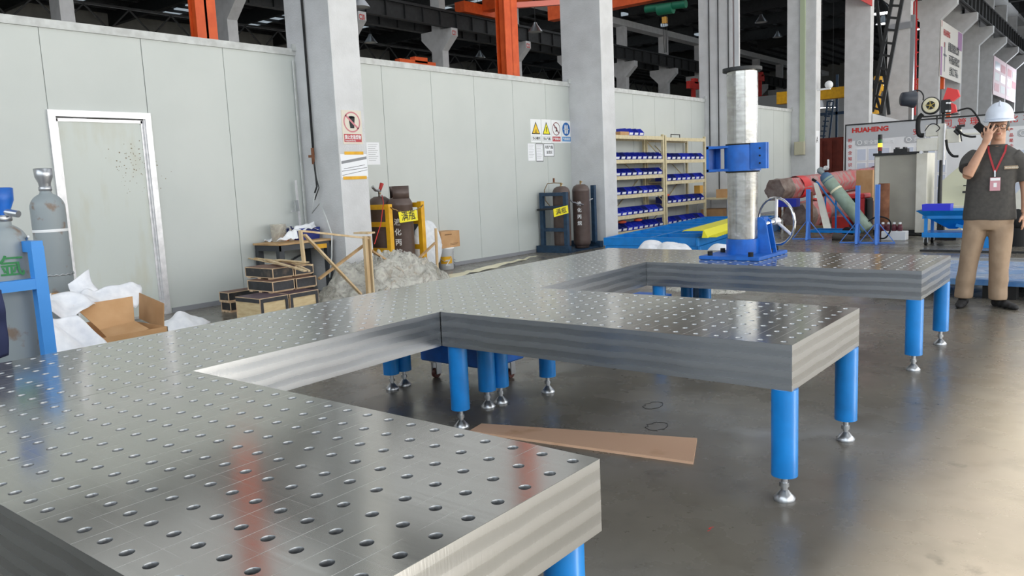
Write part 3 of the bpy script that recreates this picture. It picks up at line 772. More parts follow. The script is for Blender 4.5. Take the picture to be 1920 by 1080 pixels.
c3 = at(536, 547, z=kz); crate('pine-fronted crate with black edging, bottom right under the stack', c0.x-.0, c0.y+.39, 0, .47, .40, kz, 'pine', lid='lid_purple', slats=False)
cB = at(510.6, 529.6, z=.40)
crate('black ply crate with pale edges, middle of the stack on the left', cB.x, cB.y, kz, .50, .30, .135, mtb='film_clean')
crate('black ply crate with pale edges, middle of the stack on the right', cB.x, cB.y+.325, kz, .50, .29, .135, mtb='film_clean')
cC = at(510.6, 503.7, z=.54)
crate('stained black ply crate with brown lid, topmost of the stack on the left', cC.x, cC.y, kz+.137, .56, .29, .133)
crate('black ply crate half hidden under loose battens, topmost on the right', cC.x, cC.y+.31, kz+.137, .56, .27, .125, mtb='film_clean')
cs = at(427.6, 549, z=.245)
crate('small dirty black crate with brown lid, upper of the pair at far left', cs.x, cs.y, .125, .2, .5, .12)
crate('small dirty black crate at far left, lowest on the floor', cs.x, cs.y+.015, 0, .2, .48, .125)
# loose battens across the top of the crates
for i, (a, c, w, h) in enumerate((((461, 483, .555), (560, 503, .57), .028, .012), ((478, 484, .57), (585, 497, .585), .03, .014), ((500, 487, .585), (572, 508, .575), .035, .016), ((520, 487, .60), (575, 492, .60), .07, .01), ((540, 489, .56), (580, 508, .56), .022, .018))):
    p = at(a[0], a[1], z=a[2]); q = at(c[0], c[1], z=c[2])
    o = B().bar(p, q, w, h).build('wood_batten', 'pine'); tag(o, ['longest thin pine batten reaching left over the topmost crates', 'second thin pine batten across the topmost crates', 'pine batten with white end jutting over the right topmost crate', 'wide flat pine slat lying on the topmost crates', 'short pine batten end on the right topmost crate'][i], 'batten', 'loose battens on the crates')

# ------------------------------------------------------------------ workbench with clutter
bc = at(522, 457.8, z=.75); bx1 = bc.x; by0 = bc.y; bx0 = -8.16; by1 = 5.27
bz = .75
wb = thing('workbench', 'wood-topped workbench with dark steel legs against the panel wall', 'workbench', ((bx0+bx1)/2, (by0+by1)/2, 0))
B().bb(bx0, by0, bz-.025, bx1, by1, bz, bevel=.003).build('bench_top', 'pine2', wb)
mat('bench_steel', '#33373d', .5)
b = B(); b.bb(bx0+.02, by0+.02, bz-.10, bx1-.02, by0+.05, bz-.025); b.bb(bx1-.05, by0+.02, bz-.10, bx1-.02, by1-.02, bz-.025); b.bb(bx0+.02, by1-.05, bz-.10, bx1-.02, by1-.02, bz-.025); b.bb(bx0+.02, by0+.02, bz-.1, bx0+.05, by1-.02, bz-.025)
b.build('apron', 'bench_steel', wb)
for x in (bx0+.05, bx1-.06):
    for y in (by0+.06, by1-.06): B().bb(x-.035, y-.04, 0, x+.035, y+.04, bz-.1).build('leg', 'bench_steel', wb)
b = B(); b.bar((bx0+.05, by0+.1, .3), (bx0+.05, by1-.1, .55), .02); b.build('brace', 'bench_steel', wb)
B().bb(bx1-.055, by0+.60, bz-.12, bx1-.012, by0+.78, bz-.06).build('yellow_clamp', 'yellow', wb)
def tray(label, x, y, z, lx, ly, h, mt, name='parts_bin', cat='bin', rz=0., group=None):
    r = thing(name, label, cat, (x, y, z), rz, group); b = B(); t = .006
    def tp(sx, sy, k, zz): return Vector((sx*(lx/2-k), sy*(ly/2-k), zz))
    o_ = [tp(a, c, .012, 0) for a, c in ((-1,-1),(1,-1),(1,1),(-1,1))]; p_ = [tp(a, c, 0, h) for a, c in ((-1,-1),(1,-1),(1,1),(-1,1))]
    i_ = [tp(a, c, t, h) for a, c in ((-1,-1),(1,-1),(1,1),(-1,1))]; j_ = [tp(a, c, .012+t, t) for a, c in ((-1,-1),(1,-1),(1,1),(-1,1))]
    vs = o_+p_+i_+j_; fs = [(3,2,1,0), (12,13,14,15)]
    for l in range(3):
        for k in range(4): fs.append((l*4+k, l*4+(k+1) % 4, l*4+4+(k+1) % 4, l*4+4+k))
    b.add(vs, fs); b.build('tray', mt, r, world=False); return r
p = at(485, 450, z=bz); tray('orange and clear plastic tray at the left end of the workbench', max(p.x, bx0+.09), p.y+.0, bz, .16, .22, .075, 'orange_plastic')
p = at(502, 445, z=bz); tray('second orange tray further back on the workbench', max(p.x-.05, bx0+.08), p.y, bz, .14, .2, .07, 'orange_plastic')
p = at(576, 441, z=bz); tray('orange tray in front of the dark blue box on the workbench', p.x, p.y, bz, .14, .14, .08, 'orange_plastic')
p = at(606, 438, x=-7.98); tray('dark blue plastic box at the right end of the workbench', -7.98, min(p.y, 5.08), bz, .3, .34, .16, mat('bin_dark', '#1f2f7e', .4))
# measuring jug
p = at(521, 440, z=bz); p.x = -8.0; p.y = at(521, 425, x=-8.0).y
jg = thing('measuring_jug', 'large cloudy plastic jug standing at the back of the workbench', 'jug', (p.x, p.y, bz))
b = B(); b.lathe([(.085, 0), (.09, .01), (.105, .23), (.11, .235), (.1, .23), (.085, .012), (.001, .008)], (p.x, p.y, bz), n=24); b.build('jug_body', 'pitcher', jg)
b = B(); b.tube([Vector((p.x+.07, p.y+.07, bz+.2)), Vector((p.x+.11, p.y+.11, bz+.19)), Vector((p.x+.11, p.y+.11, bz+.08)), Vector((p.x+.06, p.y+.07, bz+.06))], .009); b.build('jug_handle', 'pitcher', jg)
p = at(545, 430, x=-7.95)
bo = thing('plastic_bottle', 'clear bottle with dark blue cap standing on the workbench', 'bottle', (p.x, p.y, bz))
B().lathe([(.001, 0), (.035, 0), (.04, .01), (.04, .11), (.015, .16), (.015, .175)], (p.x, p.y, bz), n=18).build('bottle_body', 'pitcher', bo)
B().lathe([(.018, .165), (.018, .195), (.001, .197)], (p.x, p.y, bz), n=16).build('bottle_cap', mat('cap_blue', '#1d2a5e', .4), bo)
p = at(533, 443, z=bz+.04); bo = thing('lying_bottle', 'clear bottle lying on its side in front of the jug', 'bottle', (p.x, p.y, bz))
B().lathe([(.001, 0), (.04, 0), (.042, .02), (.042, .14), (.015, .19), (.015, .21), (.001, .21)], (p.x, p.y-.08, bz+.045), axis=(.2, 1, .1), n=18).build('bottle_body', 'clear_film', bo)
for i, (P, lab) in enumerate((((at(519, 451, x=-7.66), at(560, 445, x=-7.66), at(556, 428, x=-7.78), at(540, 434, x=-7.78)), 'white paper sheet draped over the front edge of the workbench'),
                      ((at(548, 434, x=-7.8), at(600, 428, x=-7.8), at(590, 416, x=-7.95), at(552, 422, x=-7.95)), 'crumpled white papers piled at the middle of the workbench'),
                      ((at(495, 452, z=bz+.02), at(520, 450, z=bz+.02), at(515, 440, z=bz+.06), at(498, 443, z=bz+.05)), 'small crumpled white paper beside the orange tray'))):
    o = solid(cloth(*P, 50+i*7, .03, n=12, fr=14).build('paper_sheet', 'paper'), .003); tag(o, lab, 'paper')
# height gauge leaning at the wall above the bench
p0 = at(563, 420, x=-8.1); p1 = at(554, 338, x=-8.1)
hg = thing('height_gauge', 'tall white measuring rail with sliding jaw standing at the wall behind the workbench', 'gauge', (p0.x, p0.y, bz))
b = B(); b.bar((p0.x, p0.y, bz), p1, .035, .012); b.build('rail', 'alu', hg)
j0 = at(556, 375, x=-8.08); j1 = at(559, 396, x=-8.08); b = B(); b.bar(j0, j1, .03, .03); b.bar(at(552, 375, x=-8.06), at(553, 396, x=-8.06), .012); b.bar(at(546, 396, x=-8.06), at(556, 396, x=-8.06), .014); b.build('sliding_jaw', 'zinc', hg)
# ------------------------------------------------------------------ conduit, valve and hose on the second column
cdx = at(570, 60, y=5.30).x
cp = thing('air_pipe', 'thin black pipe with valve running down the face of the column above the workbench', 'pipe', (cdx, 5.30, 0))
b = B(); b.cyl((cdx, 5.30, 1.9), (cdx, 5.30, 6.5), .016, n=10); b.build('pipe_run', 'rubber', cp)
v = at(584, 293, y=5.28); b = B(); b.box((v.x, 5.28, v.z), (.1, .03, .035)); b.box((v.x+.045, 5.27, v.z), (.03, .03, .22)); b.build('valve_lever', 'rust', cp)
h = [at(592, 330, y=5.26), at(594, 350, y=5.25), at(590, 362, y=5.25)]
b = B(); b.tube([(cdx, 5.29, 1.95)]+h, .012); b.tube([h[0], at(598, 352, y=5.25), at(590, 375, y=5.24)], .008); b.build('coupling', 'dark_steel', cp)
b = B(); b.tube([at(590, 362, y=5.22), at(585, 400, y=5.2), at(600, 380, y=5.2), at(612, 410, y=5.18), at(622, 440, y=5.15), at(622, 480, y=5.12), at(618, 520, y=5.12)], .010); b.build('hose', mat('hose_grey', '#c3c6c6', .4), cp)
c = thing('corner_pipe', 'thin white pipe in the corner where panel wall meets the column', 'pipe', (XW+.02, 5.25, 0))
B().cyl((XW+.03, 5.27, 0), (XW+.03, 5.27, 3.2), .012, n=8).build('pipe_run', 'panel_trim', c)
# ------------------------------------------------------------------ broken crate frame of pine laths
wf = thing('broken_crate_frame', 'broken frame of pine laths standing between crates and yellow rack', 'wooden frame', (-6.3, 4.6, 0))
FX = -6.35
a0 = at(563, 430, x=FX); a1 = at(690, 440, x=FX)
def lath(u0, v0, u1, v1, w=.05, h=.022, x=FX, x2=None, nm='lath', mt='pine'):
    b = B(); b.bar(at(u0, v0, x=x), at(u1, v1, x=x if x2 is None else x2), h, w, up=(1, 0, 0)); return b.build(nm, mt, wf)
lath(563, 432, 570, 492); lath(565, 433, 692, 447, .045); lath(571, 440, 676, 551, .05, x=FX+.04)
b = B(); p = at(684, 443, x=FX+.02); b.bar((p.x, p.y, 0), (p.x, p.y, p.z), .045, .045); b.build('post', 'pine', wf)
b = B(); p = at(692, 443, x=FX+.01); b.bar((p.x, p.y, 0), (p.x, p.y, p.z), .02, .05); b.build('post', 'pine', wf)
b = B(); p = at(683, 438, x=FX); b.box((p.x, p.y, p.z+.01), (.26, .12, .02)); b.build('cap_board', 'pine', wf)
lath(682, 460, 598, 523, .045, x=FX-.1, mt='pine2'); lath(694, 468, 765, 515, .045, x=FX-.25, mt='pine2'); lath(816, 455, 722, 545, .04, x=-7.1, x2=FX-.1, mt='pine2')
st = at(818, 430, x=-7.15)
o = B().bar((st.x, st.y-.03, 0), at(817, 428, x=-7.15), .04, .02).build('upright_lath', 'pine'); tag(o, 'single pine lath standing upright left of the paint bucket', 'lath')
# heap of crumpled film
hb = heap(-6.75, 5.45, .6, 1.15, .58, 2., n=90, m=40, rough=.3, pw=2.6, fr=2.6, crease=.5)
o = solid(hb.build('film_heap', 'film'), .003); tag(o, 'big crumpled heap of clear plastic film in front of the yellow rack', 'plastic film')
o = solid(cloth(at(735, 500, x=-6.9), at(760, 480, x=-7.0), at(795, 520, x=-6.9), at(740, 545, x=-6.6), 8., .06, n=24).build('film_peak', 'film'), .003); tag(o, 'stiff brownish film fold rising right on top of the heap', 'plastic film')
o = solid(cloth(at(835, 517, z=.03), at(1010, 478, z=.03), at(985, 486, z=.02), at(840, 523, z=.02), 18., .015, n=20).build('film_strip', mat('film_cream', '#e2dcbf', .45)), .003); tag(o, 'cream plastic sheet lying along the floor beside the spine table', 'plastic film')
# ------------------------------------------------------------------ yellow rack with propane cylinders

yr = thing('cylinder_rack', 'yellow steel rack holding brown propane cylinders beside the column', 'cylinder rack', (-7.55, 6.45, 0))
b = B(); ya, yb = 6.09, 6.74
for yy, zt in ((ya, 1.17), (yb, 1.18)):
    b.bb(-7.37, yy-.035, .14, -7.29, yy+.035, zt); b.bb(-8.0, yy-.03, .14, -7.94, yy+.03, zt)
    for zz in (1.13, .88, .5): b.bb(-8.0, yy-.02, zz-.035, -7.3, yy+.02, zz+.035)
b.bb(-8.0, ya, .10, -7.3, yb, .15); b.build('rack_frame', 'yellow', yr)
B().bb(-8.05, 6.0, 0, -7.2, 6.95, .1).build('pallet_base', 'pine2', yr)
b = B(); b.tube([Vector((-7.28, ya+.65*k/14, 1.12-.09*math.sin(math.pi*k/14)+.006*(-1)**k)) for k in range(15)], .009, 6); b.build('chain', 'brass', yr)
def lpg(label, x, y, z0, rad, h, mt='lpg_brown', collar=True, group=None):
    r = thing('propane_cylinder', label, 'gas cylinder', (x, y, z0), group=group)
    B().lathe([(.001, .03), (rad*.8, .03), (rad*.98, .08), (rad, .12), (rad, h-.14), (rad*1.015, h-.135), (rad*1.015, h-.12), (rad*.97, h-.09), (rad*.83, h-.04), (rad*.5, h-.005), (.001, h)], (x, y, z0), n=36).build('cylinder_body', mt, r)
    B().lathe([(rad*.8, 0), (rad*.82, 0), (rad*.82, .07), (rad*.8, .07), (rad*.8, 0)], (x, y, z0), n=30).build('foot_ring', mt, r)
    if collar:
        b = B(); cr = rad*.72; n = 30; vs = []
        for k in range(n+1):
            a = -2.6+5.2*k/n+math.pi*.35
            for rr, zz in ((cr, h-.03), (cr, h+.14), (cr+.012, h+.15), (cr+.012, h-.03)): vs.append((x+rr*math.cos(a), y+rr*math.sin(a), z0+zz))
        b.add(vs, [(k*4+l, (k+1)*4+l, (k+1)*4+(l+1) % 4, k*4+(l+1) % 4) for k in range(n) for l in range(4)], True); b.build('collar', mt, r)
    b = B(); b.cyl((x, y, z0+h-.01), (x, y, z0+h+.07), .016); b.cyl((x, y, z0+h+.04), (x+.05, y-.02, z0+h+.045), .011); b.build('valve', 'brass', r)
    return r
def vlabel(s, x, y, rad, z, size, root, mt='white', off=0., lr=0.):
    dv = Vector((CAM_POS.x-x, CAM_POS.y-y, 0)).normalized()
    dv = Matrix.Rotation(off, 3, 'Z') @ dv; sd = Vector((-dv.y, dv.x, 0))
    for k, ch in enumerate(s): text(ch, size, Vector((x, y, z-k*size*1.42))+dv*(rad+.002)-sd*size*.45, sd, Z, mt, root, bold=.002, ext=.001)
l1 = lpg('brown propane cylinder with tall open collar, front of the yellow rack', -7.54, 6.52, .14, .185, 1.13)
vlabel('液化丙烷', -7.54, 6.52, .185, .86, .105, l1, off=-.32)
y2 = at(712, 380, x=-7.86).y; t2 = at(712, 368, x=-7.86).z
l2 = lpg('brown propane cylinder with red regulator, behind the yellow frame by the column', -7.86, y2, .14, .165, t2-.14, collar=False)
b = B(); b.cyl((-7.86, y2, t2), (-7.86, y2, t2+.11), .016); b.tube([at(698, 350, x=-7.86), at(704, 357, x=-7.86), at(714, 358, x=-7.86)], [.024, .02, .014], 12); b.build('regulator', 'zinc', l2)
B().cyl(at(712, 357, x=-7.86), at(716, 344, x=-7.86), .022, .030, n=14).build('red_knob', 'red', l2)
b = B(); b.tube([at(716, 366, x=-7.86), at(719, 380, x=-7.4), at(714, 420, x=-7.25), at(702, 458, x=-7.2)], .006); b.build('gas_hose', 'red_ink', l2)
def hung_sign(name, label, pts, txt, size, root_x, tilt):
    o, xd, yd, w, h = pts
    r = thing(name, label, 'sign', o)
    xd = xd.normalized(); yd = yd.normalized(); n = xd.cross(yd)
    B().prism([o-n*.004, o+xd*w-n*.004, o+xd*w+yd*h-n*.004, o+yd*h-n*.004], n*.004).build('plate', 'sign_yellow', r)
    text(txt, size, o+xd*w*.12+yd*h*.22+n*.0005, xd, yd, 'ink', r, bold=.001, sx=w*.8/(size*2.1))
    return r
o0 = at(750, 418, x=-7.26); o1 = at(784, 413, x=-7.26); o2 = at(747, 398, x=-7.26)
hung_sign('cylinder_sign', 'yellow sign hung on the yellow rack in front of the collared propane cylinder', (o0, o1-o0, o2-o0, (o1-o0).length, (o2-o0).length), '满瓶', .15, 0, 0)
# white woven sack roll, carton on paint bucket
sk = B(); p = at(802, 458, x=-7.95)
vs = []; n = 26
sk.sphere((p.x, p.y, .43), 1, 28, 18, (.13, .30, .42))
for v_ in sk.v: v_ += (Vector((v_.x, v_.y, 0))-Vector((p.x, p.y, 0)))*.12*mn.noise(v_*9)
o = sk.build('white_sack', 'sack'); tag(o, 'bulging white woven sack leaning on the wall behind the yellow rack', 'sack')
bx = at(838, 503, z=0)
bk = thing('paint_bucket', 'white plastic paint bucket with yellow band against the panel wall', 'bucket', (-8.0, 7.93, 0))
by = 7.93; bX = -8.0
B().lathe([(.001, 0), (.125, 0), (.14, .34), (.15, .345), (.15, .365), (.001, .365)], (bX, by, 0), n=30).build('bucket_body', 'white', bk)
b = B()
def wrap(b, x, y, r0, a0, a1, z0, z1, n=12, rs=.0411):
    vs = []
    for k in range(n+1):
        a = a0+(a1-a0)*k/n
        for zz in (z0, z1): vs.append((x+(r0+rs*zz+.001)*math.cos(a), y+(r0+rs*zz+.001)*math.sin(a), zz))
    return b.add(vs, [(2*k, 2*k+2, 2*k+3, 2*k+1) for k in range(n)], True)
wrap(b, bX, by, .125, -1.5, .1, .10, .22); b.build('yellow_band', 'yellow', bk)
b = B(); b.tube([Vector((bX+.155*math.cos(a), by+.155*math.sin(a), .30-.16*math.sin((a+1.9)/2.2*math.pi))) for a in [-1.9+.22*k for k in range(11)]], .004, 6); b.build('bail', 'zinc', bk)
text('Z', .14, (bX+.085, by-.105, .07), (.62, .78, 0), Z, 'white', bk, ext=.001)
ct = thing('carton', 'closed brown cardboard box resting on the paint bucket', 'box', (bX, by, .366))
B().box((bX-.03, by+.02, .366+.135), (.30, .44, .27), rz=0).build('carton_body', 'cardboard', ct)
b = B(); b.bb(bX+.1205, by-.12, .366+.21, bX+.1215, by+.05, .366+.225); b.bb(bX+.1205, by+.0, .366+.06, bX+.1215, by+.2, .366+.066); b.bb(bX+.1205, by+.0, .366+.04, bX+.1215, by+.17, .366+.046)
b.build('printed_lines', mat('box_print', '#6b4c30', .8), ct)
b = B(); c = at(858, 500, z=0); b.tube([Vector((-8.1+.06*math.cos(k*.9), 8.18+.07*math.sin(k*.9), .03+.006*k)) for k in range(22)], .006, 5); o = b.build('wire_coil', 'zinc'); tag(o, 'small coil of wire on the floor right of the paint bucket', 'wire')
o = B().bb(-8.19, 7.35, 0, -8.12, 7.55, .82).build('panel_offcut', 'dark_steel'); tag(o, 'dark panel offcut on end behind the cardboard box', 'panel')
# ------------------------------------------------------------------ wall signs and papers
def board_on(name, label, cat, o, xd, w, h, mt, yd=Z, t=.004, tilt=0.):
    """flat sign: o lower-left corner, xd along the surface, its front facing xd x yd"""
    xd = Vector(xd).normalized(); yd = Vector(yd).normalized(); n = xd.cross(yd)
    r = thing(name, label, cat, o)
    B().prism([o, o+xd*w, o+xd*w+yd*h, o+yd*h], n*t).build('plate', mt, r)
    return r, (lambda a, c, e=0.: o+xd*a*w+yd*c*h+n*(t+.0006+e)), xd, yd, n
def tri(b, P, pts, e=0.): return b.add([P(a, c, e) for a, c in pts], [list(range(len(pts)))])
def disc(b, P, cx, cy, rx, ry, e=0., n=32, r_in=0.):
    ou = [P(cx+rx*math.cos(2*math.pi*k/n), cy+ry*math.sin(2*math.pi*k/n), e) for k in range(n)]
    if not r_in: return b.add(ou, [list(range(n))])
    inn = [P(cx+rx*r_in*math.cos(2*math.pi*k/n), cy+ry*r_in*math.sin(2*math.pi*k/n), e) for k in range(n)]
    return b.add(ou+inn, [(k, (k+1) % n, n+(k+1) % n, n+k) for k in range(n)])
CX = -7.41+.001
# prohibition sign on the column
o = at(643.5, 270, x=CX); w = at(680.5, 270.5, x=CX).y-o.y; h = at(637.5, 206, x=CX).z-o.z
mat('sign_cream', '#d9d2c4', .6); mat('sign_pink', '#c98088', .6); mat('sign_red', '#b8434a', .6)
r, P, xd, yd, n = board_on('prohibition_sign', 'faded sign with red barred circle and red caption on the white column', 'sign', o, Y, w, h, 'sign_cream')
b = B(); tri(b, P, [(.40, .47), (.60, .47), (.66, .80), (.34, .80)]); disc(b, P, .5, .80, .16, .035); b.build('cup_picture', 'ink', r)
b = B(); disc(b, P, .5, .655, .42, .31, .0006, 40, .86); tri(b, P, [(.17, .83), (.23, .87), (.84, .48), (.78, .44)], .0006); b.build('barred_circle', 'sign_pink', r)
b = B(); tri(b, P, [(.06, .06), (.94, .06), (.94, .30), (.06, .30)]); b.build('red_caption', 'sign_red', r)
text('禁止放易燃物', .062, P(.09, .155, .001), xd, yd, 'white', r, bold=.001, sx=w*.82/(.062*6)); text('No laying inflammable thing', .026, P(.11, .085, .001), xd, yd, 'white', r, sx=.62)
# taped paper
o = at(641, 333, x=CX); w = at(691, 333, x=CX).y-o.y; h = at(641, 289, x=CX).z-o.z
w = min(w, .47)
r, P, xd, yd, n = board_on('taped_drawing', 'white technical drawing taped to the column with two yellow strips', 'paper', o, Y, w, h, 'paper', t=.001)
b = B(); tri(b, P, [(.02, .58), (.98, .78), (.98, .90), (.02, .70)]); b.build('grey_band', 'grey_ink', r)
b = B()
for (a, c, d, e) in ((.02, .08, .98, .30), (.02, .26, .98, .40), (.1, .36, .9, .52)): tri(b, P, [(a, c), (d, e), (d, e+.018), (a, c+.018)])
b.build('drawn_lines', 'ink', r)
for (u0, v0, u1, nm, k) in ((646, 290, 681.5, 'upper', 0), (644, 337, 688, 'lower', 1)):
    o = at(u0, v0, x=CX+.004); w2 = min(at(u1, v0, x=CX+.004).y, 5.815)-o.y
    t_ = B().prism([o, o+Y*w2, o+Y*(w2+(.0 if k == 0 else .0))+Z*.042, o+Z*.042], X*.001).build('yellow_tape', 'yellow')
    tag(t_, '%s yellow tape strip holding the drawing on the white column' % nm, 'tape')
WX = XW+.001
def paper(label, u0, v1, u1, v0, txt=None, frame=False, cat='paper', lines=9):
    o = at(u0, v1, x=WX); w = at(u1, v1, x=WX).y-o.y; h = at(u0, v0, x=WX).z-o.z
    r, P, xd, yd, n = board_on('wall_notice', label, cat, o, Y, w, h, 'paper', t=.003)
    if frame:
        b = B()
        for q in ([(0,0),(1,0),(1,.035),(0,.035)], [(0,.965),(1,.965),(1,1),(0,1)], [(0,0),(.035,0),(.035,1),(0,1)], [(.965,0),(1,0),(1,1),(.965,1)]): tri(b, P, q)
        b.build('frame_line', 'ink', r)
    if txt:
        for k, s in enumerate(txt): text(s, h*.28, P(.1 if k == 0 else .24, .62-.4*k, .0005), xd, yd, 'ink', r, sx=w*.8/(h*.28*len(txt[0])))
    else:
        b = B()
        for k in range(lines):
            c = .9-.8*k/lines; tri(b, P, [(.12, c), (.88-.1*(k % 3), c), (.88-.1*(k % 3), c+.012), (.12, c+.012)])
        b.build('printed_lines', 'grey_ink', r)['kind'] = 'stuff'
    return r
paper('white notice sheet on the panel wall right beside the column with the barred-circle sign', 689, 309, 713, 267)
paper('glossy white notice sheet, leftmost below the row of warning signs', 990.5, 301.5, 1003.5, 269)
paper('narrow framed white notice below the row of warning signs', 1005.5, 303, 1019, 269, frame=True)
paper('framed notice with black characters, right below the warning signs', 1020, 293.5, 1039, 269, ['丙烷气瓶', '放置区'], True)
mat('warn_yellow', '#f0c71e', .5); mat('warn_blue', '#1763ae', .5); mat('pale_blue', '#5c97d0', .5)
def warn(label, u0, u1, v0, v1, kind, cap):
    o = at(u0, v1, x=WX); w = at(u1, v1, x=WX).y-o.y; h = at(u0, v0, x=WX).z-o.z
    r, P, xd, yd, n = board_on('safety_sign', label, 'sign', o, Y, w, h, 'white', t=.004)
    if kind < 2:
        b = B(); tri(b, P, [(.10, .36), (.90, .36), (.5, .90)]); b.build('triangle_border', 'ink', r)
        b = B(); tri(b, P, [(.19, .395), (.81, .395), (.5, .82)], .0005); b.build('triangle_field', 'warn_yellow' if kind == 0 else 'sign_yellow', r)
        b = B()
        if kind == 0:
            for k in range(9):
                a = k*.7; tri(b, P, [(.5, .5), (.5+.16*math.cos(a), .5+.09*math.sin(a)), (.5+.07*math.cos(a+.3), .5+.045*math.sin(a+.3))], .001)
            tri(b, P, [(.36, .42), (.64, .42), (.6, .45), (.4, .45)], .001)
        else: tri(b, P, [(.475, .46), (.525, .46), (.54, .68), (.46, .68)], .001)
        b.build('pictogram', 'ink', r)
        b = B(); tri(b, P, [(.08, .08), (.92, .08), (.92, .28), (.08, .28)]); b.build('caption_border', 'grey_ink', r)
        b = B(); tri(b, P, [(.1, .09), (.9, .09), (.9, .27), (.1, .27)], .0004); b.build('caption_field', 'white', r); cm = 'ink'
    elif kind == 2:
        b = B(); tri(b, P, [(.40, .50), (.55, .5), (.60, .62), (.52, .72), (.44, .66), (.48, .60)]); tri(b, P, [(.3, .62), (.42, .7), (.40, .76), (.33, .72)]); b.build('pictogram', 'ink', r)
        b = B(); disc(b, P, .5, .62, .40, .29, .0006, 36, .88); tri(b, P, [(.2, .80), (.26, .84), (.8, .44), (.74, .40)], .0006); b.build('barred_circle', mat('dark_red', '#7d3a3e', .6), r)
        b = B(); tri(b, P, [(.08, .07), (.92, .07), (.92, .28), (.08, .28)]); b.build('caption_field', 'sign_red', r); cm = 'white'
    else:
        b = B(); disc(b, P, .5, .62, .40, .30, 0, 36); b.build('blue_disc', 'warn_blue', r)
        b = B()
        for c in (.40, .60): tri(b, P, [(c-.07, .42), (c+.07, .42), (c+.07, .74), (c+.03, .82), (c-.03, .82), (c-.07, .74)], .0006)
        tri(b, P, [(.22, .60), (.78, .60), (.78, .63), (.22, .63)], .0006); b.build('pictogram', 'white', r)
        b = B(); tri(b, P, [(.06, .07), (.94, .07), (.94, .28), (.06, .28)]); b.build('caption_field', 'pale_blue', r); cm = 'white'
    text(cap, h*.125, P(.14, .135, .001), xd, yd, cm, r, bold=.0006, sx=w*.74/(h*.125*len(cap)))
warn('yellow triangle explosion warning sign, leftmost of the four on the wall', 995.5, 1015, 223, 267, 0, '当心爆炸')
warn('pale yellow triangle sign with exclamation bar, second of the four on the wall', 1016, 1034, 223.5, 268, 1, '当心气瓶')
warn('no open flame sign with dark barred circle, third of the four on the wall', 1034.5, 1052.5, 225, 268, 2, '严禁烟火')
warn('blue disc sign with two cylinders, rightmost of the four on the wall', 1053, 1071, 226, 268, 3, '气瓶固定')

# ------------------------------------------------------------------ navy stand with two brown cylinders
nv = thing('cylinder_stand', 'dark blue steel stand holding two brown gas cylinders below the warning signs', 'cylinder rack', (-7.85, 11.55, 0))
b = B(); b.bb(-8.17, 10.72, .0, -7.42, 10.84, .13); b.build('foot_channel', 'navy', nv)
b = B(); b.bb(-8.17, 11.86, .0, -7.42, 11.98, .13); b.build('foot_channel', 'navy', nv)
b = B(); b.bb(-8.15, 10.8, .0, -7.44, 11.9, .025); b.build('base_plate', 'navy', nv)
b = B(); b.bb(-8.14, 10.83, .1, -8.06, 10.9, 1.16); b.bb(-7.58, 10.83, .1, -7.50, 10.9, 1.16); b.bb(-8.06, 10.832, 1.09, -7.58, 10.898, 1.155); b.bb(-8.1, 10.84, .84, -7.54, 10.88, .90); b.bb(-8.1, 10.84, .40, -7.54, 10.88, .47); b.build('side_frame', 'navy', nv)
b = B(); b.bb(-7.58, 11.82, .1, -7.50, 11.9, 1.26); b.build('rear_post', 'navy', nv)
B().cyl((-8.16, 10.78, .83), (-7.7, 10.80, .85), .02, n=10).build('handle_bar', 'dark_steel', nv)
b = B(); b.tube([Vector((-7.5, 10.95+k*.09, 1.0-.10*math.sin(k/9*math.pi)+.01*(-1)**k)) for k in range(10)], .014, 6); b.build('chain_wrap', 'zinc', nv)
n1 = lpg('brown gas cylinder with copper pigtail, behind the dark blue frame', -7.80, 11.10, .03, .17, 1.24, collar=False)
b = B(); b.tube([(-7.8, 11.08, 1.33), (-7.92, 11.04, 1.34), (-8.05, 11.0, 1.33), (-8.12, 10.98, 1.2), (-8.1, 10.98, 1.0), (-7.95, 10.94, .88)], .008); b.build('copper_pigtail', 'brass', n1)
B().cyl((-7.93, 11.05, 1.35), (-7.93, 11.05, 1.43), .02, n=10).build('gauge', 'rust', n1)
n2 = lpg('brown gas cylinder lettered in white, right one in the dark blue stand', -7.62, 11.52, .03, .17, 1.26, collar=False)
vlabel('液化丙烷', -7.62, 11.52, .17, .88, .09, n2, off=-.25)
o0 = at(1039, 407, x=-7.49); o1 = at(1066, 399.5, x=-7.49); o2 = at(1037.5, 392, x=-7.49)
hung_sign('cylinder_sign', 'yellow sign wired askew on the dark blue cylinder stand', (o0, o1-o0, o2-o0, (o1-o0).length, (o2-o0).length), '满瓶', .12, 0, 0)

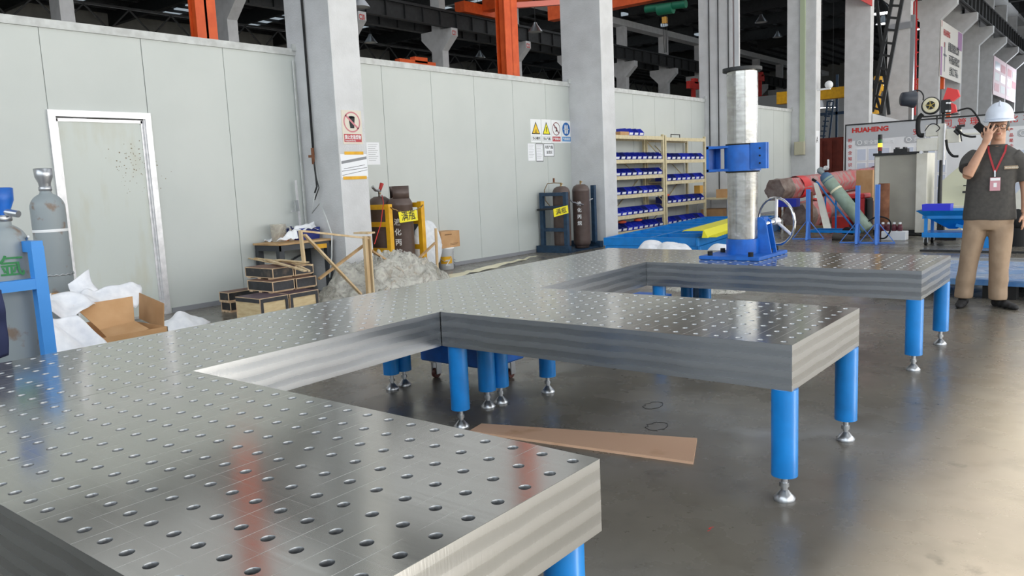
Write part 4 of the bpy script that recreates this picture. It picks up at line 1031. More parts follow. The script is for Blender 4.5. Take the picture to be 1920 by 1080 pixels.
# ------------------------------------------------------------------ shelving with parts bins
SX1, SX0 = -7.60, -8.14
def rack(label, ya, yb, levels, h, nm='steel_shelving'):
    r = thing(nm, label, 'shelving', ((SX0+SX1)/2, (ya+yb)/2, 0))
    for x in (SX0, SX1-.05):
        for y in (ya, yb-.06):
            b = B(); b.bb(x, y, 0, x+.05, y+.06, h+.04); b.build('upright', 'rack_cream', r)
    for z in levels+[h]:
        b = B(); b.bb(SX1-.04, ya+.06, z-.085, SX1-.005, yb-.06, z-.005); b.build('front_beam', 'rack_cream', r)
        b = B(); b.bb(SX0+.005, ya+.06, z-.085, SX0+.04, yb-.06, z-.005); b.build('rear_beam', 'rack_cream', r)
        b = B(); b.bb(SX0+.01, ya+.03, z-.03, SX1-.045, yb-.03, z-.012); b.build('shelf_board', 'rack_cream', r)
    b = B()
    for k in range(4):
        z0, z1 = .2+k*.5, .7+k*.5
        if k % 2: z0, z1 = z1, z0
        b.bar((SX0+.03, ya+.03, z0), (SX1-.03, ya+.03, z1), .02)
    b.build('end_bracing', 'rack_cream', r)
    b = B(); b.bar((SX0, ya+.6, .5), (SX0, yb-.3, 1.3), .03, .01); b.bar((SX0, ya+.5, 2.1), (SX0, yb-.3, 1.4), .03, .01); b.build('rear_bracing', 'rack_cream', r)
    return r
def lev(u, vs, ya): return [at(u, v, x=SX1, ).z for v in vs]
LL = [at(1160, v, x=SX1).z for v in (435.5, 405.5, 366, 330, 299)]
LR = [at(1257, v, x=SX1).z for v in (420.5, 381, 339, 299)]
SYA, SYB, SYC = 12.78, 15.05, 17.30
rack('left cream steel shelving unit next to the white column, filled with blue bins', SYA, SYB, LL, 2.28)
rack('right cream steel shelving unit farther along the wall, filled with blue bins', SYB+.06, SYC, LR, 2.26)
def make_bin(label, mt):
    r = thing('parts_bin', label, 'bin', (0, 0, 0)); w, d, h = .205, .32, .155; t = .005
    # hopper front: profile in x (front = +x), swept along y
    def side(y0):
        pts = [(-d/2, 0), (d/2-.02, 0), (d/2, .07), (d/2-.09, h), (-d/2, h)]
        return B().prism([(x, y0, z) for x, z in pts], (0, t, 0))
    b = side(-w/2); b.v += side(w/2-t).v; n = len(b.v)//2
    b.f += [[i+n for i in f] for f in b.f]; b.sm += b.sm[:]
    b.box((0, 0, .003), (d-.03, w, .006)); b.box((-d/2+.003, 0, h/2), (.006, w, h)); b.prism([(d/2-.02, -w/2, 0), (d/2-.014, -w/2, 0), (d/2+.003, -w/2, .07), (d/2-.004, -w/2, .07)], (0, w, 0))
    b.box((-.02, 0, .05), (d*.7, w*.9, .06))
    b.build('bin_body', mt, r, world=False)
    b = B(); b.prism([(d/2-.0105, -w*.36, .012), (d/2-.0085, -w*.36, .012), (d/2+.0035, -w*.36, .058), (d/2+.0015, -w*.36, .058)], (0, w*.72, 0)); b.build('label_card', 'white', r, world=False)
    return r
ORD = ['first', 'second', 'third', 'fourth', 'fifth', 'sixth', 'seventh', 'eighth', 'ninth', 'tenth']
proto = {}
used = {}
rb = random.Random(11)
def place_bin(label, x, y, z, kind, grp, rz=0.):
    if kind not in proto:
        proto[kind] = make_bin(label, kind); o = proto[kind]; o.location = (x, y, z)
    else: o = dup(proto[kind], (x, y, z), label=label)
    o.rotation_euler = (0, 0, rz); o['group'] = grp
    return o
mat('bin_navy', '#232f7c', .45)
def row(z, ya, yb, n, unit, shelf, skip=()):
    for k in range(n):
        if k in skip: continue
        y = ya+(yb-ya)*(k+.5)/n
        kd = rb.choice(['bin_blue', 'bin_blue', 'bin_navy', 'bin_navy', 'bin_bright'])
        place_bin('%s blue bin from the left on the %s shelf of the %s shelving' % (ORD[k], shelf, unit), SX1-.17, y, z, kd, 'blue bins on the %s shelf of the %s shelving' % (shelf, unit), rb.uniform(-.03, .03))
mat('bin_bright', '#2b3cc4', .4)
for z, nm in zip(LL, ('bottom', 'second lowest', 'middle', 'second highest', 'highest inner')): row(z, SYA+.07, SYB-.07, 9, 'left', nm)
for z, nm in zip(LR, ('bottom', 'second lowest', 'second highest', 'highest inner')): row(z, SYB+.13, SYC-.07, 8, 'right', nm)
p = at(1178, 250, x=SX1-.15)
place_bin('long blue bin standing on top of the left shelving', SX1-.2, 13.62, 2.28, 'bin_bright', 'blue bins on top of the left shelving')
place_bin('middle blue bin on top of the left shelving', SX1-.2, 13.85, 2.28, 'bin_blue', 'blue bins on top of the left shelving')
place_bin('rightmost blue bin on top of the left shelving', SX1-.2, 14.08, 2.28, 'bin_bright', 'blue bins on top of the left shelving')
o = B().bb(SX1-.3, 13.12, 2.28, SX1-.02, 13.48, 2.35).build('cardboard_tray', 'cardboard'); tag(o, 'flat cardboard tray on top of the left shelving beside the bins', 'box')
o = B().tube([(SX1-.05, 15.5, 2.26), (SX1-.05, 15.5, 2.33), (SX1-.05, 15.95, 2.33), (SX1-.05, 15.95, 2.26)], .012).build('bent_rod', 'dark_steel'); tag(o, 'dark bent rod bracket on top of the right shelving', 'bracket')
for i, (y, z, lab) in enumerate(((13.3, LL[0]+.155, 'orange parts bag lying on the bins of the bottom left shelf'), (14.0, LL[0]+.155, 'second orange parts bag on the bottom left shelf'), (15.35, LR[1]+.155, 'orange bag at the left of the second lowest right shelf'))):
    o = B().sphere((SX1-.14, y, z+.035), 1, 14, 8, (.09, .13, .035)).build('parts_bag', mat('bag_orange', '#e0603a', .5)); tag(o, lab, 'bag')
o = B().bb(SX1-.2, 17.02, LR[1]+.16, SX1-.04, 17.2, LR[1]+.36).build('yellow_carton', mat('ochre', '#d8a24a', .7)); tag(o, 'small ochre carton on the right end of the right shelving', 'box')
# table and carton behind the shelving end
tb_ = thing('side_table', 'small table with thin metal legs right of the shelving, behind the steel tube', 'table', (-7.6, 18.0, 0))
B().bb(-8.0, 17.5, .70, -7.1, 18.4, .73).build('table_top', 'rack_cream', tb_)
for x, y in ((-7.95, 17.55), (-7.15, 17.55), (-7.15, 18.35), (-7.95, 18.35)): B().cyl((x, y, 0), (x, y, .7), .015, n=8).build('leg', 'zinc', tb_)
o = B().bb(-7.6, 17.9, .731, -7.15, 18.3, .95).build('carton', 'cardboard'); tag(o, 'brown carton standing on the small table behind the steel tube', 'box')
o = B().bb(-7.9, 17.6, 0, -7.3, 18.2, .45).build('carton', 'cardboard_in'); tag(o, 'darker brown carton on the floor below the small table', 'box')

# ------------------------------------------------------------------ stacked blue frames on the floor
fx0, fx1, fy0, fy1 = -6.88, -5.12, 10.55, 16.65
def frame_grid(label, z0, z1, dx=0., dy=0., cross=7):
    r = thing('steel_pallet', label, 'steel pallet', ((fx0+fx1)/2, (fy0+fy1)/2, z0)); t = .05
    b = B()
    for x in (fx0, (fx0+fx1)/2-t/2, fx1-t): b.bb(x+dx, fy0+dy, z0, x+t+dx, fy1+dy, z1)
    b.build('long_beam', 'steel_blue', r)
    for k in range(cross+1):
        b = B(); y = fy0+(fy1-fy0-t)*k/cross; b.bb(fx0+dx+t, y+dy, z0, (fx0+fx1)/2-t/2+dx, y+t+dy, z1); b.bb((fx0+fx1)/2+t/2+dx, y+dy, z0, fx1-t+dx, y+t+dy, z1)
        b.build('cross_beam', 'steel_blue', r)
    b = B()
    for k in range(cross):
        y = fy0+(fy1-fy0)*(k+.5)/cross
        for x0, x1 in ((fx0+t, (fx0+fx1)/2-t/2), ((fx0+fx1)/2+t/2, fx1-t)): b.bb(x0+dx, y-.02+dy, z0+.02, x1+dx, y+.06+dy, z0+.035); b.bb(x0+dx, y-.02+dy, z0+.035, x1+dx, y-.015+dy, z0+.08)
    o = b.build('angle_bar', 'steel_blue', r); o['kind'] = 'stuff'
    for y in (fy0-.03, (fy0+fy1)/2, fy1-.05): B().cyl((fx1+dx-.02, y+dy, z0), (fx1+dx-.02, y+dy, z1), .035, n=12).build('corner_tube', 'steel_blue', r)
    r.rotation_euler.z = .135
    return r
frame_grid('upper bright blue welded steel frame of the stack on the floor', .19, .33)
frame_grid('lower bright blue welded steel frame resting on the floor', 0.0, .185, .03, 0)
ys = thing('grating_cover', 'bright yellow slotted steel cover lying across the blue frames', 'steel cover', (-5.2, 13, .33))
pa = at(1297, 437, z=.42); pb = at(1378, 412, z=.42)
pa = at(1316, 446, z=.345); pb = at(1400, 419, z=.345)
d = (pb-pa).normalized(); sx = Vector((d.y, -d.x, 0))
b = B(); b.prism([pa, pa+sx*.10+Z*.0, pa+sx*.03+Z*.13, pa-sx*.30+Z*.13, pa-sx*.34+Z*.10, pa-sx*.30+Z*.115, pa+sx*.02+Z*.115], pb-pa)
mat('lime_yellow', '#ddd61c', .45); b.build('cover_sheet', 'lime_yellow', ys)
b = B()
for k in range(18):
    q_ = pa+d*(.1+k*.145); b.prism([q_+sx*.06, q_+sx*.22, q_+sx*.22+d*.07, q_+sx*.06+d*.07], Z*.02)
o = b.build('slat', 'lime_yellow', ys); o['kind'] = 'stuff'
for i, (c, rx, ry, h, s) in enumerate((((at(1222, 455, y=9.9).x, 9.9), .30, .35, at(1222, 451, y=9.9).z, 3.), ((at(1262, 455, y=9.9).x, 9.9), .42, .30, at(1262, 455, y=9.9).z, 7.), ((at(1352, 460, y=10.0).x, 10.0), .28, .25, at(1352, 458, y=10.0).z, 14.))):
    o = solid(heap(c[0], c[1], rx, ry, h, s, fr=3, pw=3.2, rough=.14).build('foam_sheet', 'foam'), .003)
    tag(o, ['white foam sheet bunched before the blue frames, left of three', 'white foam sheet bunched before the blue frames, middle of three', 'white foam sheet before the blue frames, nearest the steel tube'][i], 'foam sheet')

# ------------------------------------------------------------------ things stored under the tables
ca = thing('blue_trolley', 'low blue steel trolley on castors under the spine table', 'trolley', (-2.72, 2.55, 0))
B().bb(-3.06, 2.36, .14, -2.40, 2.78, .30, bevel=.01).build('trolley_body', 'blue', ca)
for x, y in ((-2.98, 2.44), (-2.48, 2.44), (-2.98, 2.70), (-2.48, 2.70)):
    b = B(); b.cyl((x-.015, y, .035), (x+.015, y, .035), .035, n=18); w_ = b.build('castor_wheel', mat('castor_red', '#55261e', .5), ca)
    b = B(); b.bb(x-.03, y-.02, .03, x-.02, y+.03, .13); b.bb(x+.02, y-.02, .03, x+.03, y+.03, .13); b.bb(x-.035, y-.03, .12, x+.035, y+.03, .14); b.build('castor_fork', 'zinc', w_)
o = B().bb(-3.3, 5.5, .14, -2.9, 6.1, .26).build('blue_box_beam', 'blue'); 
tag(o, 'dark blue steel box seen through the rear notch beneath the tables', 'steel box')
o.location.z = -.14
for i, (u, dx) in enumerate(((1296, 0), (1316, 0))):
    p = at(u, 558, y=6.2)
    b = B(); b.bb(p.x-.06, 6.14, 0, p.x+.06, 6.26, .40); o = b.build('frame_post', 'navy'); tag(o, ['left of two dark blue posts standing behind the far table', 'right of two dark blue posts standing behind the far table'][i], 'post')
p = at(1335, 553, y=6.0); o = B().cyl((p.x-.03, 6.0, .05), (p.x+.05, 6.05, .05), .05, n=18).build('rubber_roller', 'rubber'); tag(o, 'small black rubber roller on the floor behind the far table', 'roller')
o = solid(heap(-3.0, 7.2, .5, .3, .18, 21., fr=6).build('film_scrap', 'film'), .003); tag(o, 'crumpled clear film on the floor seen through the rear notch', 'plastic film')

# ------------------------------------------------------------------ junction box, conduit, camera on the fifth column
yc = COLY[4]
o = thing('junction_box', 'grey-beige electrical junction box on the column with green conduit', 'electrical box', (-7.9, yc-.08, 1.9))
a = at(1489, 291, y=yc-.12); c = at(1508, 265, y=yc-.12)
B().bb(a.x, yc-.14, a.z, c.x, yc-.001, c.z, bevel=.01).build('box_body', mat('box_beige', '#b9b59d', .5), o)
B().bb(a.x+.02, yc-.146, a.z+.03, c.x-.02, yc-.14, c.z-.03).build('box_lid', 'box_beige', o)
a = at(1500, 200, y=yc-.03); c = at(1509, 200, y=yc-.03)
o = B().bb(a.x, yc-.07, 2.2, c.x, yc-.001, 8.0).build('cable_duct', mat('duct_green', '#b3bfa2', .5)); tag(o, 'pale green vertical cable duct above the beige junction box', 'duct')
cm_ = at(1541, 166, x=-7.2)
o = thing('security_camera', 'white dome camera on an arm at the fifth column', 'camera', (-7.4, yc, cm_.z))
b = B(); b.bb(-7.41, yc+.15, cm_.z-.03, -7.0, yc+.25, cm_.z+.02); b.build('arm', 'white', o)
B().sphere((-7.05, yc+.2, cm_.z+.12), .13, 14, 9).build('dome', 'white', o)
b = B(); b.bb(-7.408, yc+.05, 1.25, -7.405, yc+.42, 2.6); s_ = b.build('notice_strip', 'paper'); tag(s_, 'narrow white notice strip on the bright side of the column with junction box', 'sign')
text('A', .3, (-7.403, yc+.08, 2.2), Y, Z, 'ink', s_, world=False)
# cables on the fourth column
for i, u in enumerate((1330, 1347, 1366)):
    x = at(u, 150, y=COLY[3]-.02).x
    o = B().cyl((x, COLY[3]-.02, [1.6, .9, 2.4][i]), (x, COLY[3]-.02, 9), .014, n=8).build('cable_run', 'dark_steel')
    tag(o, ['leftmost thin cable running down the column behind the steel tube', 'middle thin cable running down the column behind the steel tube', 'rightmost thin cable running down the column behind the steel tube'][i], 'cable')
o = B().bb(-7.409, COLY[3]+.01, 0, -7.36, COLY[3]+.30, 8.5).build('steel_upright', 'zinc'); tag(o, 'galvanised steel channel fixed to the bright side of the fourth column', 'steel channel')
# ------------------------------------------------------------------ HUAHENG display board
BY = 21.0
tl = at(1587, 236, y=BY); BX0, BX1, BZ = tl.x, 1.6, tl.z
db = thing('display_board', 'long grey and white company board with red lettering behind the machines', 'board', ((BX0+BX1)/2, BY, 0))
B().bb(BX0, BY, .25, BX1, BY+.08, BZ).build('board_face', 'board_base', db)
b = B(); b.bb(BX0-.03, BY-.02, BZ, BX1, BY+.1, BZ+.035); b.bb(BX0-.03, BY-.02, 0, BX0, BY+.1, BZ); b.build('border_rail', 'dark_steel', db)
b = B(); b.bb(BX0+.01, BY-.004, BZ-.30, BX1, BY, BZ-.005); 
b.prism([(BX0+.01, BY-.004, BZ-.30), (BX0+2.6, BY-.004, BZ-.30), (BX0+2.0, BY-.004, BZ-.36), (BX0+.01, BY-.004, BZ-.42)], (0, .004, 0)); b.build('grey_header', 'board_grey', db)
def btxt(s, u, v, size, mt='red_ink', sx=1., bold=.004, nm='lettering'):
    p = at(u, v, y=BY-.008); return text(s, size, p, X, Z, mt, db, bold=bold, sx=sx, name=nm)
w_ = at(1653, 245, y=BY).x-at(1597, 245, y=BY).x
btxt('HUAHENG', 1597, 249, .165, sx=1.15, bold=.008)
for ch, u, v in (('司', 1769, 237), ('管', 1795, 235), ('理', 1818, 233), ('文', 1861, 231), ('化', 1891, 229), ('墙', 1918, 226)): btxt(ch, u, v, .2, bold=.002)
for ch, u, v in (('安', 1711, 252), ('全', 1745, 251), ('方', 1783, 247)): btxt(ch, u, v, .17, bold=.001)
for k, ch in enumerate('把安全知识带上岗，把平安带回家'): btxt(ch, 1590, 266.5+k*11.4, .105, bold=.001)
for k, ch in enumerate('产品是企业的生命'): btxt(ch, 1892, 246+k*10, .09, bold=.001)
def pill(u, v, u2, s):
    a = at(u, v, y=BY-.005); c = at(u2, v, y=BY-.005); h = .09
    b = B(); pts = [(a.x, BY-.005, a.z-h), (c.x, BY-.005, a.z-h), (c.x+.05, BY-.005, a.z-h*.5), (c.x+.05, BY-.005, a.z+h*.5), (c.x, BY-.005, a.z+h), (a.x, BY-.005, a.z+h), (a.x-.05, BY-.005, a.z+h*.5), (a.x-.05, BY-.005, a.z-h*.5)]
    b.prism(pts, (0, .004, 0)); b.build('heading_plate', 'board_grey', db)
    b = B(); b.tube([Vector((a.x+.06+.055*math.cos(k*.524), BY-.008, a.z+.055*math.sin(k*.524))) for k in range(12)], .009, 6, True); b.build('round_emblem', 'white', db)
    text(s, .115, (a.x+.17, BY-.008, a.z-.045), X, Z, 'white', db, sx=1.1)
pill(1607, 268, 1652, '安全管理制度'); pill(1699, 262, 1740, '安全标准'); pill(1912, 250, 1960, '荣誉')
for (u, v, nx, nz, cw, chh) in ((1606, 279, 3, 3, .26, .34), (1697, 275, 4, 4, .22, .34), (1900, 280, 2, 4, .3, .36)):
    a = at(u, v, y=BY)
    for i in range(nx):
        for j in range(nz):
            x = a.x+i*(cw+.03); z = a.z-j*(chh+.03)
            if z-chh < .3: continue
            B().bb(x, BY-.012, z-chh, x+cw, BY-.001, z).build('picture_frame', 'white', db)
            B().bb(x+.02, BY-.014, z-chh+.02, x+cw-.02, BY-.011, z-.02).build('picture', 'board_panel', db)
# ------------------------------------------------------------------ control cabinet with signal tower
KY = 15.5
a = at(1637, 438, y=KY); c = at(1722, 283, y=KY)
cbx0, cbx1, cbz = a.x, c.x, at(1637, 288, y=KY).z
cab = thing('control_cabinet', 'tall grey-beige control cabinet with traffic-light lamp on top', 'cabinet', ((cbx0+cbx1)/2, KY+.4, 0))
B().bb(cbx0, KY, .10, cbx1, KY+.8, cbz-.05, bevel=.006).build('cabinet_body', 'cabinet_grey', cab)
b = B(); b.bb(cbx0+.02, KY-.012, .14, cbx0+.10, KY, cbz-.08); b.build('edge_profile', 'cream_metal', cab)
b = B(); b.bb(cbx0+.11, KY-.012, .14, cbx1-.03, KY, cbz-.08); b.build('cabinet_door', 'cabinet_grey', cab)
b = B(); b.bb(cbx0-.02, KY-.03, cbz-.05, cbx1+.02, KY+.82, cbz); b.build('cabinet_roof', 'black', cab)
b = B(); b.bb(cbx0, KY, 0, cbx1, KY+.8, .1); b.build('plinth', 'black', cab)
b = B(); b.bb(cbx0+.33, KY+.1, cbz, cbx0+.58, KY+.3, cbz+.07); b.bb(cbx0+.36, KY+.1, cbz+.07, cbx0+.40, KY+.3, cbz+.10); b.bb(cbx0+.50, KY+.1, cbz+.07, cbx0+.54, KY+.3, cbz+.10); b.build('vent_fan', 'black', cab)
sx_, sy_ = at(1650, 283, y=KY+.15).x, KY+.15
sl = thing('signal_tower', 'small signal tower lamp with lit amber section on the grey cabinet', 'signal lamp', (sx_, sy_, cbz))
z = cbz
mat('amber_lit', '#ffb52e', .4, emit=4.0); mat('sig_green', '#2b6b3b', .4); mat('sig_red', '#8a2a22', .4)
for nm, h_, m_, rr in (('lamp_foot', .05, 'black', .035), ('red_lens', .075, 'sig_red', .042), ('amber_lens', .075, 'amber_lit', .042), ('green_lens', .075, 'sig_green', .042), ('lamp_cap', .10, 'black', .042)):
    B().cyl((sx_, sy_, z), (sx_, sy_, z+h_), rr, n=18).build(nm, m_, sl); z += h_
# beige machine body right of the cabinet
mb = thing('machine_housing', 'cream machine housing standing between grey cabinet and blue cart', 'machine', (-2.1, KY+.3, 0))
a = at(1718, 300, y=KY-.1); c = at(1736, 420, y=KY-.1)
B().bb(a.x, KY-.1, .05, c.x, KY+.6, 1.6, bevel=.01).build('housing_column', 'cream_metal', mb)
a = at(1784, 300, y=KY); c = at(1830, 420, y=KY)
b = B(); b.prism([(a.x-.15, KY, .5), (c.x+.1, KY, .5), (c.x+.1, KY, 1.42), (a.x+.25, KY, 1.42), (a.x-.15, KY, 1.05)], (0, .5, 0)); b.build('sloped_guard', mat('pale_guard', '#d9dac0', .5), mb)
a = at(1742, 388, y=KY-.3); c = at(1850, 380, y=KY-.3)
B().bb(a.x, KY-.35, a.z-.03, c.x, KY+.1, a.z+.01).build('work_plate', 'cream_metal', mb)
a = at(1770, 450, y=KY-.1); c = at(1805, 412, y=KY-.1); B().bb(a.x, KY-.2, 0.02, c.x, KY+.3, c.z).build('lower_box', 'cream_metal', mb)
for u in (1741, 1747, 1753):
    p = at(u, 430, y=KY-.15); B().bb(p.x-.015, KY-.17, 0, p.x+.015, KY-.14, .62).build('leg', 'cream_metal', mb)
# welding column machine
WY = 14.6
wm = thing('welding_manipulator', 'white welding column machine with wire spool, cable loom and sliding arm', 'welding machine', (at(1765, 430, y=WY).x, WY, 0))
def wbox(u0, v0, u1, v1, dpt, nm, mt, yy=0., bevel=.008):
    a = at(u0, v1, y=WY+yy); c = at(u1, v0, y=WY+yy)
    return B().bb(a.x, WY+yy, a.z, c.x, WY+yy+dpt, c.z, bevel=bevel).build(nm, mt, wm)
a = at(1757, 445, y=WY); wbox(1757, 231, 1772, 300, .14, 'slide_column', 'cream_metal'); 
o = wbox(1757, 300, 1766, 440, .12, 'support_post', 'dark_steel', .02); wbox(1767, 232, 1773, 310, .05, 'linear_rail', 'alu', -.05)
a = at(1762, 440, y=WY); b = B(); b.bb(a.x-.2, WY-.2, 0, a.x+.3, WY+.4, .06); b.bb(a.x-.05, WY, .05, a.x+.06, WY+.12, .5); b.build('machine_foot', 'dark_steel', wm)
wbox(1718, 258, 1758, 284, .25, 'motor_box', 'cream_metal', -.05); wbox(1735, 233, 1762, 256, .22, 'drive_box', 'cream_metal', .02)
wbox(1773, 240, 1800, 268, .2, 'arm_block', 'cream_metal', .05); wbox(1770, 247, 1850, 256, .1, 'cross_arm', 'cream_metal', .1)
for u, v in ((1727.5, 257), (1727, 285.5)):
    p = at(u, v, y=WY-.06); B().cyl(p, p+Y*.08, .03, n=16).build('guide_roller', 'alu', wm)
a = at(1728, 219, y=WY); c = at(1796, 213, y=WY); b = B(); b.bar(Vector((a.x, WY+.1, a.z)), Vector((c.x, WY+.1, c.z)), .2, .02); b.build('top_plate', 'dark_steel', wm)
wbox(1755, 216, 1758, 234, .04, 'plate_post', 'dark_steel', .05); wbox(1765, 210, 1771, 234, .05, 'plate_post', 'dark_steel', .05)
p = at(1745, 197.5, y=WY-.05); q = p+Y*.12
sp = B().cyl(p-Y*.0, q, .145, n=36).build('wire_spool', 'black', wm)
b = B(); b.lathe([(.075, -.004), (.125, -.004), (.135, 0), (.125, .004), (.075, .004)], p-Y*.006, axis=(0, 1, 0), n=36); b.build('spool_rim', mat('spool_cream', '#e6dfc0', .5), sp)
b = B(); 
for k in range(5): a_ = k*1.2566+.5; b.bar(p-Y*.01, p-Y*.01+Vector((math.cos(a_), 0, math.sin(a_)))*.085, .02, .012)
b.cyl(p-Y*.03, p, .022, n=14); b.build('spool_spokes', mat('spool_brass', '#b6a04c', .5), sp)
b = B(); b.cyl(q+Vector((-.02, 0, .0)), q+Vector((-.02, .04, 0)), .16, n=36); b.build('spool_guard', 'black', wm)
wbox(1764, 186, 1782, 212, .14, 'wire_feeder', 'dark_steel', -.02)
for u, v in ((1776, 193), (1781, 193), (1775, 208), (1781, 208)):
    p = at(u, v, y=WY-.04); B().box((p.x, p.y, p.z), (.035, .03, .03)).build('feeder_knob', 'white', wm)
mat('bright_red', '#e23a3a', .45)
a = [at(1776, 164, y=WY), at(1795, 168, y=WY), at(1799, 180, y=WY), at(1786, 190, y=WY), at(1768, 187, y=WY)]
b = B(); b.prism([a[4], a[3], a[2], a[1], a[0]], Y*.12); b.build('red_cover', 'bright_red', wm)
a = [at(1782, 192, y=WY), at(1791, 196, y=WY), at(1794, 210, y=WY), at(1783, 213, y=WY), at(1784, 203, y=WY)]
b = B(); b.prism(list(reversed(a)), Y*.08); b.build('red_cover', 'bright_red', wm)
# dark bell-shaped drum cover on an arm
hA = at(1691, 177, y=WY); hB = at(1722, 186, y=WY)
dc = B(); dc.lathe([(.001, 0), (.155, 0), (.16, .02), (.13, .12), (.12, .22), (.001, .25)], at(1714, 186, y=WY-.1), axis=(-.75, -.55, .05), n=30); dc.build('drum_cover', mat('drum_dark', '#353a44', .45), wm)
b = B(); b.tube(densify([at(u, v, y=WY+.05) for u, v in ((1700, 182), (1712, 171), (1724, 170), (1731, 178), (1731, 188))], [1]*5, 6)[0], .012); b.build('drum_bracket', 'black', wm)
for k, pts in enumerate((((1730, 214), (1723, 222), (1721, 236), (1723, 252), (1732, 254)), ((1795, 208), (1815, 203), (1826, 210), (1836, 226), (1838, 240)), ((1774, 262), (1777, 280), (1786, 292), (1797, 293)), ((1795, 242), (1805, 252), (1818, 256), (1830, 256)), ((1734, 246), (1742, 235), (1752, 232), (1762, 240), (1755, 247)), ((1762, 330), (1760, 380), (1764, 425)))):
    b = B(); b.tube(densify([at(u, v, y=WY-.12) for u, v in pts], [1]*len(pts), 6)[0], [.04, .015, .022, .018, .008, .02][k], 8); b.build('cable', 'rubber', wm)
b = B(); p = at(1797, 240, y=WY-.1); b.box(p, (.09, .06, .06)); b.box(at(1802, 236, y=WY-.1), (.12, .05, .04)); b.cyl(at(1790, 244, y=WY-.1), at(1798, 252, y=WY-.1), .03); b.bar(at(1800, 245, y=WY-.1), at(1803, 265, y=WY-.1), .02); b.build('torch_head', 'dark_steel', wm)
b = B(); p = at(1816, 352, y=KY-.2); b.bb(p.x-.03, p.y, p.z-.5, p.x+.02, p.y+.05, p.z+.1); b.bb(p.x-.1, p.y, p.z-.1, p.x+.08, p.y+.05, p.z-.06); b.bb(p.x-.09, p.y, p.z+.03, p.x+.09, p.y+.05, p.z+.05); b.cyl((p.x, p.y, p.z-.45), (p.x, p.y+.1, p.z-.45), .05, n=14); b.build('drill_fixture', 'dark_steel', wm)

# ------------------------------------------------------------------ blue hopper cart with violet bin
qx0, qx1, qy0, qy1 = at(1714, 455, z=.1).x, at(1714, 455, z=.1).x+.86, 13.35, 13.95
hc = thing('hopper_cart', 'bright blue hopper cart on castors left of the man', 'cart', ((qx0+qx1)/2, (qy0+qy1)/2, 0))
zt = at(1720, 395, y=qy0).z
b = B()
for x in (qx0+.03, qx1-.08):
    for y in (qy0, qy1-.05): b.bb(x, y, .14, x+.05, y+.05, zt-.08)
b.build('frame_post', 'steel_blue', hc)
b = B(); b.bb(qx0, qy0-.01, .14, qx1, qy1, .22); b.build('lower_tray', 'steel_blue', hc)
b = B(); e = .09
b.prism([(qx0-e, qy0-e, zt), (qx0+.03, qy0, zt-.09), (qx1-.03, qy0, zt-.09), (qx1+e, qy0-e, zt)], (0, .006, 0))
b.prism([(qx0-e, qy1+e, zt), (qx0+.03, qy1, zt-.09), (qx1-.03, qy1, zt-.09), (qx1+e, qy1+e, zt)], (0, .006, 0))
b.add([(qx0-e, qy0-e, zt), (qx0-e, qy1+e, zt), (qx0+.03, qy1, zt-.09), (qx0+.03, qy0, zt-.09)], [(0, 1, 2, 3), (3, 2, 1, 0)])
b.add([(qx1+e, qy0-e, zt), (qx1+e, qy1+e, zt), (qx1-.03, qy1, zt-.09), (qx1-.03, qy0, zt-.09)], [(0, 1, 2, 3), (3, 2, 1, 0)])
b.bb(qx0, qy0, zt-.14, qx1, qy1, zt-.09); b.build('tray_top', 'steel_blue', hc)
mx, my = (qx0+qx1)/2, (qy0+qy1)/2
b = B(); b.add([(qx0+.1, qy0+.02, zt-.14), (qx1-.1, qy0+.02, zt-.14), (qx1-.1, qy1-.02, zt-.14), (qx0+.1, qy1-.02, zt-.14), (mx-.06, my-.06, zt-.33), (mx+.06, my-.06, zt-.33), (mx+.06, my+.06, zt-.33), (mx-.06, my+.06, zt-.33)], [(0,1,5,4),(1,2,6,5),(2,3,7,6),(3,0,4,7),(7,6,5,4)]); b.build('funnel', 'steel_blue', hc)
b = B(); b.bar((mx+.08, qy0+.05, zt-.25), (qx1-.02, qy0+.05, .25), .05); b.build('brace', 'steel_blue', hc)
for x, y in ((qx0+.06, qy0+.03), (qx1-.06, qy0+.03), (qx0+.06, qy1-.03), (qx1-.06, qy1-.03)):
    w_ = B().cyl((x-.02, y, .055), (x+.02, y, .055), .055, n=18).build('castor_wheel', 'rubber', hc)
    b = B(); b.bb(x-.035, y-.03, .05, x-.025, y+.03, .14); b.bb(x+.025, y-.03, .05, x+.035, y+.03, .14); b.build('castor_fork', 'zinc', w_)
p = at(1757, 388, y=qy0+.15)
tray('violet-blue plastic bin standing in the blue hopper cart', p.x, qy0+.2, zt-.088, .44, .28, .19, 'bin_violet')
# ------------------------------------------------------------------ blue tripod posts
def tripod(label, u, v, vt):
    p = at(u, v-1, z=0.0); r = thing('post_stand', label, 'stand', (p.x, p.y, 0), group='blue post stands'); H_ = at(u, vt, y=p.y).z
    b = B(); b.bb(p.x-.035, p.y-.035, 0, p.x+.035, p.y+.035, H_); b.build('post', mat('stand_blue', '#4a7fd6', .45), r)
    for k, a in enumerate((0, math.pi/2, math.pi, -math.pi/2)):
        d_ = Vector((math.cos(a+.2), math.sin(a+.2), 0))
        b = B(); b.bar(p+d_*.03+Z*.015, p+d_*.30+Z*.015, .04, .02); b.bar(p+d_*.29+Z*.02, p+d_*.035+Z*.36, .04, .012); b.build('foot_brace', 'stand_blue', r)
    return r
tripod('blue post stand with triangular foot, left of the leaning green cylinder', 1515, 450, 355)
tripod('blue post stand crossing the foot of the leaning green cylinder', 1607, 457, 348)
tripod('blue post stand in front of the rusty pipe', 1644, 458, 346)
